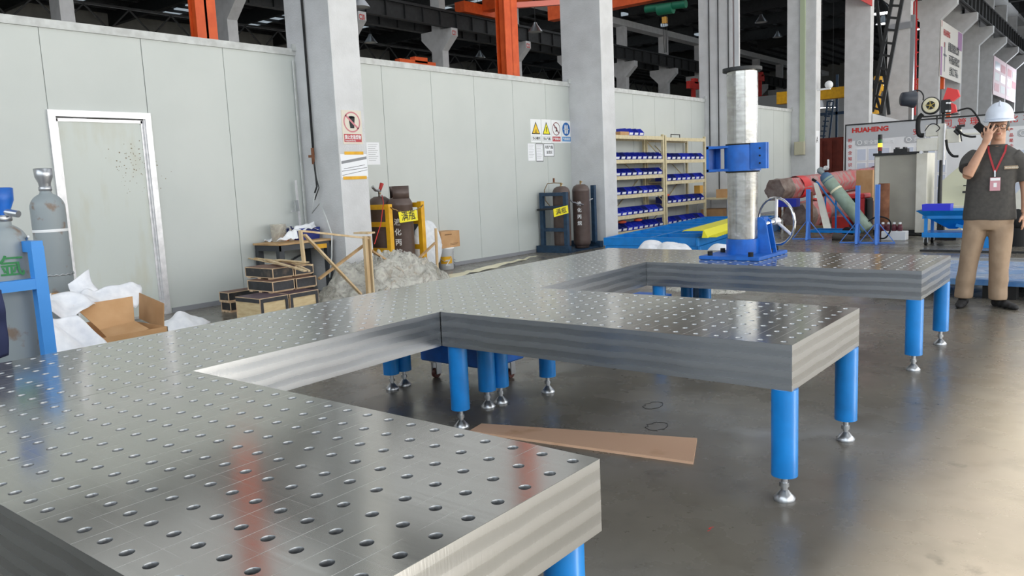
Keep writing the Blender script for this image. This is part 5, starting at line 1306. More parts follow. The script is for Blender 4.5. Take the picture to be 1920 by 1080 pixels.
# ------------------------------------------------------------------ leaning green cylinder on a trolley
GY = 14.8
gb = at(1627, 431, y=GY-.1); gt = at(1545, 328, y=GY+.0)
gd = (gt-gb).normalized(); L_ = (gt-gb).length
gc = thing('gas_cylinder', 'pale green gas cylinder leaning on a blue hand truck', 'gas cylinder', gb)
rad = .125
B().lathe([(.001, 0), (rad*.9, 0), (rad, .02), (rad, L_-.12), (rad*.93, L_-.07), (rad*.7, L_-.01)], gb, axis=gd, n=32).build('cylinder_body', 'cyl_green', gc)
B().lathe([(rad*1.01, L_-.16), (rad*.95, L_-.06), (rad*.7, L_+.005), (rad*.35, L_+.03), (.04, L_+.04), (.001, L_+.04)], gb, axis=gd, n=32).build('blue_shoulder', mat('shoulder_blue', '#4f6f8f', .5), gc)
B().lathe([(rad*1.012, L_*.70), (rad*1.02, L_*.705), (rad*1.02, L_*.725), (rad*1.012, L_*.73)], gb, axis=gd, n=32).build('paint_ring', 'spool_cream', gc)
B().lathe([(.04, L_+.03), (.05, L_+.06), (.075, L_+.12), (.05, L_+.17), (.001, L_+.17)], gb, axis=gd, n=14).build('valve_cap', 'cyl_grey', gc)
b = B(); p = at(1549, 314, y=GY-.02); b.cyl(at(1543, 318, y=GY), at(1553, 317, y=GY), .02); b.cyl(p, p-Y*.06, .035, n=14); b.bar(at(1553, 316, y=GY), at(1553, 299, y=GY), .03); b.build('regulator', 'alu', gc)
tk = thing('hand_truck', 'blue steel hand truck carrying the leaning green cylinder', 'hand truck', (at(1580, 440, z=0).x, GY, 0))
b = B(); b.tube([at(1523, 336, y=GY+.16), at(1534, 343, y=GY+.16), at(1546, 360, y=GY+.16), at(1608, 437, y=GY+.1)], .018); b.build('handle_tube', 'steel_blue', tk)
b = B(); b.tube([at(1523, 336, y=GY+.16), at(1530, 340, y=GY+.16)], .028); b.build('grip', 'rubber', tk)
b = B(); p = at(1526, 430, y=GY+.1); q_ = at(1622, 436, y=GY+.1); b.bar(Vector((p.x, GY-.15, .13)), Vector((q_.x, GY-.25, .13)), .05); b.bar(Vector((p.x, GY+.35, .13)), Vector((q_.x, GY+.25, .13)), .05); b.bar(Vector((p.x, GY-.15, .13)), Vector((p.x, GY+.35, .13)), .05); b.build('base_frame', 'steel_blue', tk)
for u in (1547, 1567):
    p = at(u, 425, y=GY+.3); b = B(); b.bar((p.x, GY+.3, .1), (p.x, GY+.3, at(u, 368, y=GY+.3).z), .03); b.build('upright', 'steel_blue', tk)
p = at(1590, 437, y=GY-.1); B().cyl((p.x, GY-.2, .11), (p.x+.02, GY-.14, .11), .11, n=20).build('wheel', 'rubber', tk)
p = at(1562, 447, y=14.1); o = B().cyl((p.x, 14.1, .075), at(1600, 449, y=14.1), .08, n=20).build('short_tube', mat('tube_dark', '#403a36', .6)); tag(o, 'short dark tube lying on the floor before the hand truck', 'tube')
o.location.z = 0
# white plate leaning
a = [at(1525, 343, y=15.3), at(1532, 343, y=15.3), at(1545, 378, y=15.0), at(1558, 428, y=14.6), at(1544, 428, y=14.6)]
o = B().prism(list(reversed(a)), Vector((0, .03, 0))).build('white_plate', 'cream_metal'); tag(o, 'long white tapering plate leaning between the stand and the green cylinder', 'plate')
# ------------------------------------------------------------------ film-wrapped red beams
mat('wrap_red', '#bd6264', .4, col2='#a48d88', scale=5, amount=1, stretch=(2.2, 2.2, .5), bump=.5, bscale=9, band=(.45, .6)); mat('wrap_brown', '#6d5a52', .6, col2='#8a7d74', scale=8, bump=.6, bscale=8)
mat('pure_red', '#d83b3c', .4)
def wrapped(label, u0, v0, y0, u1, v1, y1, rr, seed):
    a, c = at(u0, v0, y=y0), at(u1, v1, y=y1); r = thing('wrapped_beam', label, 'steel beam', a, group='film-wrapped red beams')
    d_ = (c-a).normalized(); x_, y_, _ = basis(d_); n = 40; K = 24; vs = []
    for k in range(n+1):
        p = a+(c-a)*k/n
        for i in range(K):
            t = 2*math.pi*i/K; hexr = rr/max(abs(math.cos((t % (math.pi/3))-math.pi/6)), .8)
            q_ = hexr*(1+.10*mn.noise(Vector((math.cos(t)*2, math.sin(t)*2, k*.8+seed))))
            vs.append(p+x_*q_*math.cos(t)+y_*q_*math.sin(t))
    b = B(); b.add(vs, [(k*K+i, (k+1)*K+i, (k+1)*K+(i+1) % K, k*K+(i+1) % K) for k in range(3, n) for i in range(K)], True); b.build('film_wrapped_length', 'wrap_red', r)
    b = B(); b.add(vs[:4*K], [(k*K+i, (k+1)*K+i, (k+1)*K+(i+1) % K, k*K+(i+1) % K) for k in range(3) for i in range(K)], True); b.add(vs[:K], [list(range(K))]); b.build('beam_end', 'wrap_brown', r)
    for t0 in (.13, .72):
        p = a+(c-a)*t0; b = B(); b.lathe([(rr*1.13, 0), (rr*1.14, .02), (rr*1.14, .28), (rr*1.13, .3)], p, axis=d_, n=18); b.build('bare_red_patch', 'pure_red', r)
    return r
wrapped('upper film-wrapped red beam lying on posts behind the blue stands', 1452, 357, 16.3, 1700, 322, 22.5, .235, 1.)
wrapped('lower film-wrapped red beam close to the floor', 1492, 408, 16.3, 1680, 360, 22.5, .30, 5.)
o = thing('beam_trestle', 'dark steel trestle carrying the wrapped red beams', 'trestle', (-5.5, 16.9, 0))
for u in (1462, 1472):
    p = at(u, 400, y=16.9); B().bb(p.x-.03, 16.87, 0, p.x+.03, 16.93, at(u, 372, y=16.9).z).build('trestle_post', 'rust', o)
for u in (1519,): 
    p = at(u, 400, y=16.0); B().bb(p.x-.05, 15.97, 0, p.x+.05, 16.03, at(u, 360, y=16).z).build('trestle_post', 'rust', o)
p = at(1470, 425, z=.1)
B().bb(p.x+.1, 16.0, 0, p.x+3.0, 16.15, .14).build('floor_beam', mat('old_timber', '#7c6a4e', .8), o)
pz = at(1500, 376, y=16.6); o = B().bb(pz.x-.22, 15.75, pz.z-.10, pz.x+.2, 16.0, pz.z+.08).build('blue_crate', 'bin_blue'); tag(o, 'blue plastic crate wedged between the two wrapped beams', 'crate')
# red machine, rusty pipe, bottles
rm = thing('red_machine', 'red and black machine half hidden behind the leaning cylinder', 'machine', (at(1615, 430, y=16.0).x, 16.2, 0))
a = at(1590, 440, y=16); c = at(1626, 363, y=16)
B().bb(a.x, 16, .1, c.x, 16.5, c.z-.1, bevel=.02).build('machine_body', 'rubber', rm); B().bb(a.x-.02, 15.98, c.z-.1, c.x-.05, 16.5, c.z, bevel=.02).build('red_hood', 'pure_red', rm)
p = at(1616, 400, y=15.95); B().bb(p.x-.05, 15.93, .3, p.x+.05, 15.99, c.z-.1).build('red_strut', 'pure_red', rm)
B().bb(a.x-.25, 15.7, 0, a.x+.1, 16.1, .35).build('red_foot', 'red', rm)
o = B().bb(at(1605, 350, y=17.5).x, 17.5, .6, at(1636, 350, y=17.5).x, 17.9, 1.3).build('carton', 'cardboard'); tag(o, 'brown carton behind the red machine', 'box'); 
b = B(); b.bb(at(1600, 350, y=17.5).x, 17.4, 0, at(1640, 350, y=17.5).x, 18.0, .6); o = b.build('storage_plinth', 'rust'); tag(o, 'rusty low plinth carrying the brown carton', 'plinth')
p = at(1656, 438, y=14.9); zt = at(1656, 344, y=14.9).z
rp = thing('rusty_pipe', 'upright rusty brown pipe standing before the grey cabinet', 'pipe', (p.x, 14.9, 0))
b = B(); b.lathe([(.095, .0), (.102, 0), (.102, zt), (.09, zt), (.09, zt-.3)], (p.x, 14.9, 0), n=30); b.build('pipe_wall', 'rust', rp)
B().cyl((p.x, 14.9, 0), (p.x, 14.9, .30), .108, n=30).build('primed_collar', mat('primer', '#5d4038', .6), rp)
a = at(1652, 447, y=14.2); c = at(1698, 432, y=14.2)
wt = thing('white_tray', 'low white box carrying four dark red bottles on the floor', 'box', ((a.x+c.x)/2, 14.3, 0)); B().bb(a.x, 14.2, 0, c.x, 14.45, .17, bevel=.008).build('box_body', 'white', wt)
mat('bottle_red', '#5f2430', .3)
for k, u in enumerate((1655, 1666, 1676, 1687)):
    p = at(u, 425, y=14.3); r = thing('dark_red_bottle', '%s dark red round bottle on the low white box' % ['leftmost', 'second from left', 'third from left', 'rightmost'][k], 'bottle', (p.x, 14.32, .171), group='dark red bottles on the white box')
    B().lathe([(.001, 0), (.04, 0), (.05, .04), (.05, .08), (.035, .12), (.02, .13)], (p.x, 14.32, .171), n=18).build('bottle_body', 'bottle_red', r)
    B().lathe([(.024, .125), (.026, .16), (.001, .165)], (p.x, 14.32, .171), n=14).build('bottle_cap', 'white', r)
b = B(); b.tube(densify([at(u, v, y=14.1) for u, v in ((1628, 415), (1640, 408), (1655, 407), (1668, 414), (1670, 430), (1660, 446), (1645, 446))], [1]*7, 6)[0], .014); o = b.build('black_hose', 'rubber'); tag(o, 'black looping hose in front of the rusty pipe and white box', 'hose')
b = B(); b.tube([Vector((at(1690, 445, y=15).x+.05*k*3, 15.0-.02*k, .03+.02*math.sin(k))) for k in range(9)], .02); o = b.build('floor_cable', 'rubber'); tag(o, 'black cable bundle on the floor under the grey cabinet', 'cable')
# ------------------------------------------------------------------ blue wrapped platform and beams behind the man
a = at(1775, 536, z=.16); PX0 = -1.35; PX1 = .75; PY0, PY1 = 7.65, 9.4
pf = thing('blue_platform', 'low blue steel platform wrapped in clear film behind the man', 'platform', ((PX0+PX1)/2, (PY0+PY1)/2, 0))
B().bb(PX0, PY0, .14, PX1, PY1, .20).build('deck', mat('deck_blue', '#3f72ae', .4, col2='#6a92bd', scale=5), pf)
for x in (-1.2, -.15): B().bb(x, PY0+.03, 0, x+.3, PY0+.25, .14).build('foot_block', 'rubber', pf); B().bb(x, PY1-.3, 0, x+.3, PY1-.05, .14).build('foot_block', 'rubber', pf)
solid(cloth((PX0+.5, PY0-.01, .215), (PX1+.12, PY0-.03, .20), (PX1+.1, PY1, .20), (PX0+.5, PY1, .215), 61., .02, n=24, fr=5).build('wrapping_film', 'clear_film', pf), .002)
for i, y in enumerate((10.0, 10.45, 11.0)):
    o = B().bb(-1.6, y, 0, 1.2, y+.1, .06).build('steel_bar', mat('bar_tan', '#a08c6c', .6) if i % 2 else 'zinc'); tag(o, ['nearest long steel bar on the floor behind the blue platform', 'tan long bar on the floor behind the blue platform', 'farthest long steel bar on the floor behind the blue platform'][i], 'steel bar')
p = at(1848, 465, z=0); o = B().bb(p.x-.12, p.y, 0, p.x+.10, p.y+.2, .30).build('blue_block', 'steel_blue'); tag(o, 'blue block on the floor seen between the legs of the man', 'block')
p = at(1905, 440, y=13.5); rw = thing('robot_base', 'black and white machine part at the right edge behind the hand of the man', 'machine', (p.x+.1, 13.5, 0))
b = B(); b.sphere((p.x+.02, 13.5, .45), .16, 18, 10, (1, 1, 1.3)); b.cyl((p.x+.02, 13.5, 0), (p.x+.02, 13.5, .3), .14, n=20); b.build('drive_unit', 'rubber', rw)
b = B(); b.prism([(p.x-.1, 13.4, .6), (p.x+.3, 13.4, .6), (p.x+.3, 13.4, 1.0), (p.x+.05, 13.4, .95), (p.x-.1, 13.4, .75)], (0, .3, 0)); b.build('white_shell', 'cream_metal', rw)
b = B(); b.bb(PX1-2.4, 12.3, 0, 1.8, 12.36, .03); o = b.build('floor_rail', 'dark_steel'); tag(o, 'thin dark rail across the floor behind the man', 'rail')

# ------------------------------------------------------------------ behind the partition: orange columns, cranes, lamps
def hcol(label, x, y, w, d_, mt, top=12.9):
    r = thing('orange_column', label, 'steel column', (x, y, 0)); 
    b = B(); b.bb(x-w/2, y-d_/2, 0, x+w/2, y-d_/2+.03, top); b.bb(x-w/2, y+d_/2-.03, 0, x+w/2, y+d_/2, top); b.bb(x-.02, y-d_/2, 0, x+.02, y+d_/2, top); b.build('h_section', mt, r); return r
def boxcol(label, x, y, q=1., top=9.0):
    r = thing('orange_column', label, 'steel column', (x, y, 0)); w = .34*q
    b = B(); b.bb(x-w/2, y-.30*q, 0, x-w/2+.03, y+.30*q, top); b.bb(x+w/2-.03, y-.30*q, 0, x+w/2, y+.30*q, top); b.bb(x-w/2, y-.02, 0, x+w/2, y+.02, top); b.build('h_section', 'orange', r)
    B().bb(x-.06, y-.24*q, 0, x+.06, y-.02, top).build('web_stiffener', 'orange', r); return r
ox1 = at(381, 40, x=-11.0); boxcol('bright orange steel column rising above the panel wall left of corbel C19', -11.0, ox1.y, .6)
ox2 = at(952, 90, x=-10.6); oc = boxcol('bright orange steel column rising above the panel wall right of corbel C21', -10.6, ox2.y, .8)
ga = thing('steel_ledge', 'pink-primed horizontal steel bar joined to the top of the second orange column', 'steel bar', at(960, 10, x=-10.6))
B().bar(at(955, 11, x=-10.6), at(1074, 3, x=-9.9), .12, .12).build('bar', mat('pink_primer', '#d97a6c', .6), ga)
B().bar(at(1064, 22, x=-9.95), at(1070, -10, x=-9.95), .12).build('bar_hanger', 'orange', ga)
y_ = at(905, 52, x=-28.75).y
o = thing('overhead_crane', 'orange overhead crane resting on the far girder behind the second orange column', 'crane', (-18, y_, 10.7))
b = B(); b.bb(-29.1, y_-1.9, 10.68, -28.4, y_+1.9, 11.25); b.build('end_carriage', 'orange', o)
b = B(); b.bb(-28.4, y_-.35, 10.9, -8.9, y_+.35, 12.1); b.build('bridge_girder', 'orange', o)
b = B(); b.bb(-28.5, -4, 10.75, -8.9, -3.3, 11.8); ob = thing('overhead_crane', 'second orange overhead crane at the near end of the bay behind the partition', 'crane', (-18, -4, 11)); b.build('bridge_girder', 'orange', ob)
b = B(); b.bb(-6.6, 26, 10.9, 13, 26.7, 11.8); ob = thing('overhead_crane', 'orange overhead crane spanning the near bay above the picture', 'crane', (3, 26, 11)); b.build('bridge_girder', 'orange', ob)
hz = at(1250, 12, y=30.0)
hg_ = thing('green_hoist', 'green chain hoist hanging under the roof between second and third near columns', 'hoist', hz)
b = B(); b.cyl((hz.x-1.0, 30, hz.z+.05), (hz.x+.9, 30, hz.z-.05), .16, n=18); b.cyl((hz.x-.4, 30, hz.z-.08), (hz.x+.3, 30, hz.z-.1), .24, n=18); b.build('hoist_body', 'green', hg_)
b = B(); 
for dx in (-.12, 0, .12): b.cyl((hz.x-.1+dx, 30, hz.z-.2), (hz.x-.1+dx*.4, 30, hz.z-1.9), .012, n=6)
b.build('hoist_rope', 'dark_steel', hg_); B().box((hz.x-.1, 30, hz.z-.55), (.18, .18, .26)).build('hook_block', 'ochre', hg_)
b = B(); b.bb(hz.x-6, 29.7, hz.z+.3, hz.x+3, 30.2, hz.z+1.0); b.build('hoist_beam', 'orange', hg_)
# tan rail beam, lattice and far bay walls
xT = -33.5; zT = at(300, 72, x=xT).z
o = B().bb(xT-.15, -8, zT-.35, xT+.15, 100, zT+.10).build('tan_beam', 'tan_beam'); tag(o, 'long tan beam running level behind the far column row', 'beam')
lt = thing('lattice_girder', 'dark lattice girder above the long tan beam in the farthest bay', 'girder', (xT-2, 20, zT))
b = B(); z0, z1 = zT+.5, zT+1.5
b.bb(xT-2, -8, z0, xT-1.9, 70, z0+.1); b.bb(xT-2, -8, z1, xT-1.9, 70, z1+.1); b.build('chord', 'dark_steel', lt)
b = B(); y = -8
while y < 70: b.bar((xT-1.95, y, z0), (xT-1.95, y+1, z1), .06); b.bar((xT-1.95, y+1, z1), (xT-1.95, y+2, z0), .06); y += 2
o = b.build('diagonal', 'dark_steel', lt); o['kind'] = 'stuff'
for i, (u, v, l) in enumerate(((780, 122, 'orange crane end peeping over the middle panel wall'), (1425, 146, 'dark red crane part seen right of the standing tube flange'), (1300, 160, 'red crane part above the third stretch of panel wall'), (1435, 188, 'red machine part low above the fourth stretch of panel wall'))):
    p = at(u, v, x=-24.0); s_ = [(.3, 2.2, .35), (.3, 1.2, .5), (.3, 1.6, .5), (.3, 1.8, .4)][i]
    b = B(); b.box(p, s_); b.bb(p.x-.12, p.y-.12, 0, p.x+.12, p.y+.12, p.z); b.box(p+Vector((0, .2, s_[2]*.6)), (s_[0], s_[1]*.35, s_[2]*.7)); o = b.build('crane_part', 'orange' if i == 0 else 'red'); tag(o, l, 'crane part')
# yellow jib
a = at(1462, 172, y=33.0); c = at(1592, 174, y=33.0)
yj = thing('yellow_jib', 'yellow jib crane beam passing behind the column with green duct', 'crane beam', a)
za = at(1560, 175, y=33).z
B().bb(a.x, 32.8, za-.22, c.x+.6, 33.2, za+.22).build('jib_beam', 'yellow', yj); b = B(); b.bb(a.x-.05, 32.75, za-.25, a.x+.8, 33.25, za+.25); b.build('jib_end', 'yellow', yj)
b = B(); b.cyl((c.x+.5, 33, 0), (c.x+.5, 33, za+.5), .2, n=18); b.build('jib_post', 'yellow', yj)
# lamps
def lamp(label, u, v, lit, y=None, x=None, s=1.):
    p = at(u, v, y=y) if y else at(u, v, x=x); r = thing('high_bay_lamp', label, 'lamp', p)
    B().lathe([(.05*s, .30*s), (.08*s, .22*s), (.22*s, .03*s), (.24*s, 0)], p, n=20).build('reflector', 'zinc', r)
    B().lathe([(.001, .02*s), (.19*s, .01*s), (.22*s, .03*s)], p, n=20).build('bulb_disc', mat('lamp_lit', '#ffffff', .5, emit=6.) if lit else mat('lamp_off', '#d4d6d4', .5), r)
    B().cyl(p+Z*.3*s, p+Z*(14.15-p.z), .015, n=6).build('hanging_rod', 'dark_steel', r)
lamp('lit high bay lamp, left of two seen through the opening beside the board', 1540, 203, True, y=44, s=2.1)
lamp('lit high bay lamp, right of two seen through the opening beside the board', 1561, 202, True, y=50, s=1.6)
lamp('lit high bay lamp seen through the ladder tower', 1658, 160, True, y=50, s=1.8)
lamp('unlit lamp high above corbel C20', 675, 14, False, x=-22, s=1.6); lamp('unlit lamp left of the sign C21 corbel', 695, 80, False, x=-34, s=1.6)
lamp('unlit lamp beside the second orange column', 1004, 60, False, x=-24, s=1.6); lamp('unlit lamp below the corbel C22', 900, 108, False, x=-36, s=1.6)
lamp('unlit lamp beyond the standing steel tube', 1427, 42, False, x=-20, s=1.8); lamp('unlit lamp under the roof right of the standing steel tube', 1458, 70, False, x=-22, s=1.6)
lamp('bright lamp at the top between two near columns', 1653, 26, True, y=60, s=3.2); lamp('bright lamp lower between two near columns', 1656, 45, True, y=70, s=2.6); lamp('bright lamp behind the red pipe frame', 1717, 56, True, y=80, s=2.4)
# dark red container and storage seen through the opening
a = at(1534, 262, x=-11.5); c = at(1600, 262, x=-11.5)
o = thing('red_container', 'dark red steel container seen through the opening left of the board', 'container', (-12.5, 30, 0))
zc_ = at(1560, 258, y=34).z
b = B(); b.bb(-14.5, 34, 0, -8.7, 36.2, zc_); b.build('container_wall', mat('container_red', '#7c3326', .7, col2='#6d2b20', scale=4), o)
b = B()
for k in range(14): b.bb(-14.4+k*.4, 33.94, .1, -14.2+k*.4, 34, zc_-.1)
q_ = b.build('corrugation', 'container_red', o); q_['kind'] = 'stuff'
pl = thing('steel_ladder', 'dark blue ladder frame standing in the opening behind the red container', 'ladder', (-12, 40, 0))
b = B(); p0 = at(1537, 255, y=40); p1 = at(1552, 190, y=40); p2 = at(1548, 255, y=40); p3 = at(1563, 190, y=40); b.bar(Vector((p0.x-.1, 40, 0)), p1, .08); b.bar(Vector((p2.x-.1, 40, 0)), p3, .08)
b.build('rail', 'navy', pl)
for k in range(8): t = k/7; b = B(); b.bar(p0.lerp(p1, t), p2.lerp(p3, t), .06); b.build('rung', 'navy', pl)
b = B(); b.bb(at(1566, 255, y=41).x, 41, 2, at(1570, 255, y=41).x, 41.1, 6); b.bb(at(1566, 255, y=41).x-.8, 41, 4, at(1570, 255, y=41).x+.5, 41.1, 4.15); b.build('side_frame', 'navy', pl)
# low white wall of the next area
o = B(); z3 = at(1645, 214, y=33).z; o.prism([(-7.38, 32.3, 0), (-3.6, 32.3, 0), (-3.6, 32.3, at(1740, 236, y=32.3).z), (-6.0, 32.3, at(1700, 231, y=32.3).z), (-7.38, 32.3, z3)], (0, .1, 0))
struct(o.build('wall_low_white', 'white'))
# ladder tower between fifth and sixth near column
LY = 34.5
ld = thing('ladder_tower', 'dark steel ladder with crossing strut between the columns left of the banner', 'ladder', at(1645, 215, y=LY))
r0, r1, s0, s1 = at(1680, -40, y=LY), at(1634, 205, y=LY), at(1699, -40, y=LY), at(1652, 213, y=LY)
b = B(); b.bar(r0, r1, .13); b.build('rail', 'dark_steel', ld); b = B(); b.bar(s0, s1, .13); b.build('rail', 'dark_steel', ld)
b = B(); b.bar(at(1639, -40, y=LY+.5), at(1667, 215, y=LY+.5), .12); b.build('crossing_strut', 'dark_steel', ld)
for v in (-14, 8, 30, 52, 76, 99, 124, 150, 176, 199):
    t = (v+40)/245; p = r0.lerp(r1, t); q_ = s0.lerp(s1, t); b = B(); b.bar(p-X*.1, q_, .09); b.build('rung', 'dark_steel', ld)
b = B(); b.bar(at(1634, 145, y=LY+.4), at(1652, 213, y=LY+.4), .1); b.bar(at(1652, 150, y=LY+.4), at(1636, 210, y=LY+.4), .1); b.build('cross_brace', 'dark_steel', ld)
a = at(1663, 54, y=38.53); c = at(1708, 46, y=38.53); b = B(); b.bar(a, c, .12, .28); o = b.build('steel_bracket', 'zinc'); tag(o, 'grey steel bracket wrapped round the column behind the ladder', 'bracket')
o = B().bb(-7.409, 38.62, 0, -7.25, 38.9, 8).build('steel_upright', 'zinc'); tag(o, 'grey steel post along the column right of the ladder', 'post')
# yellow robot
ry = thing('yellow_robot', 'yellow robot arm behind the ladder tower', 'robot', at(1640, 210, y=37))
p_ = at(1638, 215, y=37); B().cyl((p_.x, 37, 0), p_, .45, n=16).build('pedestal', 'dark_steel', ry)
for (u0, v0, u1, v1, rr, nm) in ((1638, 215, 1637, 178, .36, 'base_column'), (1637, 178, 1646, 160, .3, 'lower_arm'), (1646, 172, 1646, 152, .26, 'upper_arm'), (1646, 150, 1647, 143, .2, 'wrist')):
    B().cyl(at(u0, v0, y=37), at(u1, v1, y=37), rr, rr*.85, n=16).build(nm, 'yellow', ry)
# red pipe frame
rf = thing('red_pipe_frame', 'thin red pipe frame between two near columns left of the banner', 'pipe frame', at(1712, 215, y=43))
for u in (1711, 1716):
    b = B(); b.bar(at(u, 216, y=43), at(u+3, -20, y=43), .07); b.build('pipe_post', 'pure_red', rf)
b = B()
for v in (38, 54, 76, 100, 126, 150, 160): b.bar(at(1709, v, y=43), at(1722, v-2, y=43), .06)
b.build('pipe_rung', 'pure_red', rf)
o = B().bb(at(1709, 172, y=47).x, 47, at(1709, 172, y=47).z, at(1770, 150, y=47).x, 47.3, at(1709, 148, y=47).z)
br_ = o; br_.bb(-7.3, 47, 0, -7.1, 47.2, at(1709, 172, y=47).z); o = o.build('red_barrier', 'orange'); tag(o, 'orange-red barrier seen behind the red pipe frame', 'barrier')
# banners
def banner(name, label, y0, y1, z0, z1, mt):
    r = thing(name, label, 'banner', (-7.36, (y0+y1)/2, z0)); B().bb(-7.385, y0, z0, -7.355, y1, z1).build('banner_sheet', mt, r); return r
mat('banner_cream', '#e6e1da', .6); mat('banner_pink', '#e0c6cf', .6); mat('banner_violet', '#a775a8', .6)
bn = banner('slogan_banner', 'large cream slogan banner with purple edge strung between two columns at upper right', 45.3, 51.4, 5.8, 8.62, 'banner_cream')
n_x = -7.352
def bq(root, y0, z0, y1, z1, mt, nm, e=0.): return B().bb(n_x+e, y0, z0, n_x+e+.006, y1, z1).build(nm, mt, root)
bq(bn, 45.35, 5.85, 45.75, 7.3, 'banner_violet', 'violet_stripe'); bq(bn, 50.1, 7.6, 51.35, 8.58, 'banner_violet', 'violet_corner'); bq(bn, 45.4, 8.3, 45.5, 8.6, 'red', 'red_edge')
text('HUAHENG', .42, (n_x+.008, 45.9, 7.95), Y, Z, 'red', bn, bold=.015, sx=.9)
for k, s_ in enumerate(('质量是制造出来的', '可不能靠检验出来', '全体员工牢记')): text(s_, .5, (n_x+.008, 47.3+.25*k, 7.3-.62*k), Y, Z, 'ink', bn, bold=.006, sx=.8)
text('华恒焊接', .22, (n_x+.008, 49.6, 6.05), Y, Z, 'grey_ink', bn)
b = B(); b.bb(n_x, 46.3, 6.1, n_x+.01, 46.5, 7.6); b.bb(n_x, 46.05, 6.9, n_x+.01, 46.9, 7.0); b.build('printed_machine', 'grey_ink', bn); bq(bn, 46.15, 7.35, 46.4, 7.6, 'red', 'printed_machine_head')
for i, (y0, y1) in enumerate(((64.2, 70.6), (70.8, 76.8))):
    bn = banner('photo_banner', ['left half of the pale pink photo banner on the distant columns', 'right half of the pale pink photo banner on the distant columns'][i], y0, y1, 5.9, 8.55, 'banner_pink')
    for j in range(3):
        for k in range(2): bq(bn, y0+.6+k*3, 6.2+j*.75, y0+2.9+k*3, 6.75+j*.75, ['pink_ink', 'paper', 'board_panel'][(i+j+k) % 3], 'printed_picture')
bn = banner('red_banner', 'red banner bottom edge at the top between the fourth and fifth near columns', 25.9, 31.9, 7.45, 9.2, 'red'); text('HUAHENG', .6, (n_x+.008, 27, 8.2), Y, Z, 'white', bn)
# ------------------------------------------------------------------ the man
G_ = at(1843, 575, z=0); G_ = Vector((G_.x, G_.y, 0))
E_R = Vector((.99, .13, 0)).normalized(); E_F = Vector((E_R.y, -E_R.x, 0))
def M3(p): return G_+E_R*p[0]+E_F*p[1]+Z*p[2]
def limb(b, pts, rs, n=18): b.tube([M3(p) for p in pts], rs, n); return b
def blob(b, p, sc, r=1., n=18, m=12):
    k = len(b.v); b.sphere((0, 0, 0), r, n, m, sc)
    for i in range(k, len(b.v)): b.v[i] = M3(p)+E_R*b.v[i].x+E_F*b.v[i].y+Z*b.v[i].z
def fuse(o, vox, it=4, fac=.5):
    """one continuous skin over the joined volumes"""
    m_ = o.modifiers.new('fuse', 'REMESH'); m_.mode = 'VOXEL'; m_.voxel_size = vox; m_.use_smooth_shade = True
    s_ = o.modifiers.new('smooth', 'SMOOTH'); s_.iterations = it; s_.factor = fac; return o
man = thing('person', 'man in white helmet, glasses, grey T-shirt and khaki trousers raising a phone', 'person', G_)
HX, HZ = .075, 1.725
b = B()
# head and neck
blob(b, (HX, -.01, HZ+.035), (.078, .098, .10)); blob(b, (HX, .028, HZ-.045), (.058, .062, .080)); blob(b, (HX, .055, HZ-.095), (.036, .032, .028))
blob(b, (HX, .098, HZ-.012), (.014, .016, .030)); blob(b, (HX, .107, HZ-.028), (.019, .014, .012))
blob(b, (HX, .092, HZ-.058), (.026, .010, .007)); blob(b, (HX, .089, HZ-.070), (.022, .010, .008)); blob(b, (HX, .085, HZ+.038), (.052, .018, .012))
for s in (-1, 1):
    blob(b, (HX+s*.077, -.005, HZ-.008), (.010, .019, .030)); blob(b, (HX+s*.036, .060, HZ-.03), (.024, .022, .024))
pts, rs = densify([(HX-.012, -.01, 1.46), (HX-.008, 0, 1.54), (HX, .005, 1.62), (HX, .005, 1.68)], [.078, .064, .058, .06]); limb(b, pts, rs)
# trunk under the clothes, continuous with the limbs
for p, sc in (((.04, 0, 1.40), (.165, .095, .12)), ((.035, 0, 1.25), (.155, .095, .18)), ((.03, 0, 1.05), (.15, .095, .16)), ((.02, 0, .92), (.16, .10, .12))): blob(b, p, sc)
pts, rs = densify([(-.06, 0, .92), (-.09, .01, .6), (-.13, 0, .45), (-.165, 0, .09)], [.09, .075, .058, .042]); limb(b, pts, rs)
pts, rs = densify([(.10, 0, .92), (.11, .01, .6), (.115, 0, .45), (.13, 0, .09)], [.09, .075, .058, .042]); limb(b, pts, rs)
# raised arm
SH = (-.13, .0, 1.455); EL = (-.165, .225, 1.285); WR = (-.035, .20, 1.575)
pts, rs = densify([SH, (-.155, .12, 1.36), EL], [.062, .052, .044]); limb(b, pts, rs)
pts, rs = densify([EL, (-.115, .225, 1.40), WR], [.046, .044, .029]); limb(b, pts, rs)
# hanging arm
pts, rs = densify([(.215, 0, 1.46), (.275, -.02, 1.30), (.305, -.02, 1.17), (.312, .03, 1.03), (.305, .06, .92)], [.062, .05, .043, .037, .027]); limb(b, pts, rs)
# raised hand: palm and five fingers
pts, rs = densify([WR, (-.018, .195, 1.62), (-.005, .185, 1.665)], [.030, .036, .036]); limb(b, pts, rs)
blob(b, (-.012, .19, 1.645), (.040, .022, .045))
for base, mid, tip, r in (((-.040, .185, 1.675), (-.045, .175, 1.715), (-.032, .165, 1.745), .0095), ((-.018, .185, 1.685), (-.012, .178, 1.73), (.004, .165, 1.768), .0100), ((.006, .183, 1.685), (.024, .172, 1.728), (.042, .155, 1.762), .0100), ((.024, .178, 1.672), (.045, .163, 1.700), (.062, .145, 1.722), .0090), ((-.035, .175, 1.62), (-.062, .160, 1.655), (-.058, .150, 1.695), .0105)):
    pts, rs = densify([base, mid, tip], [r*1.1, r, r*.85], 4); limb(b, pts, rs, 10)
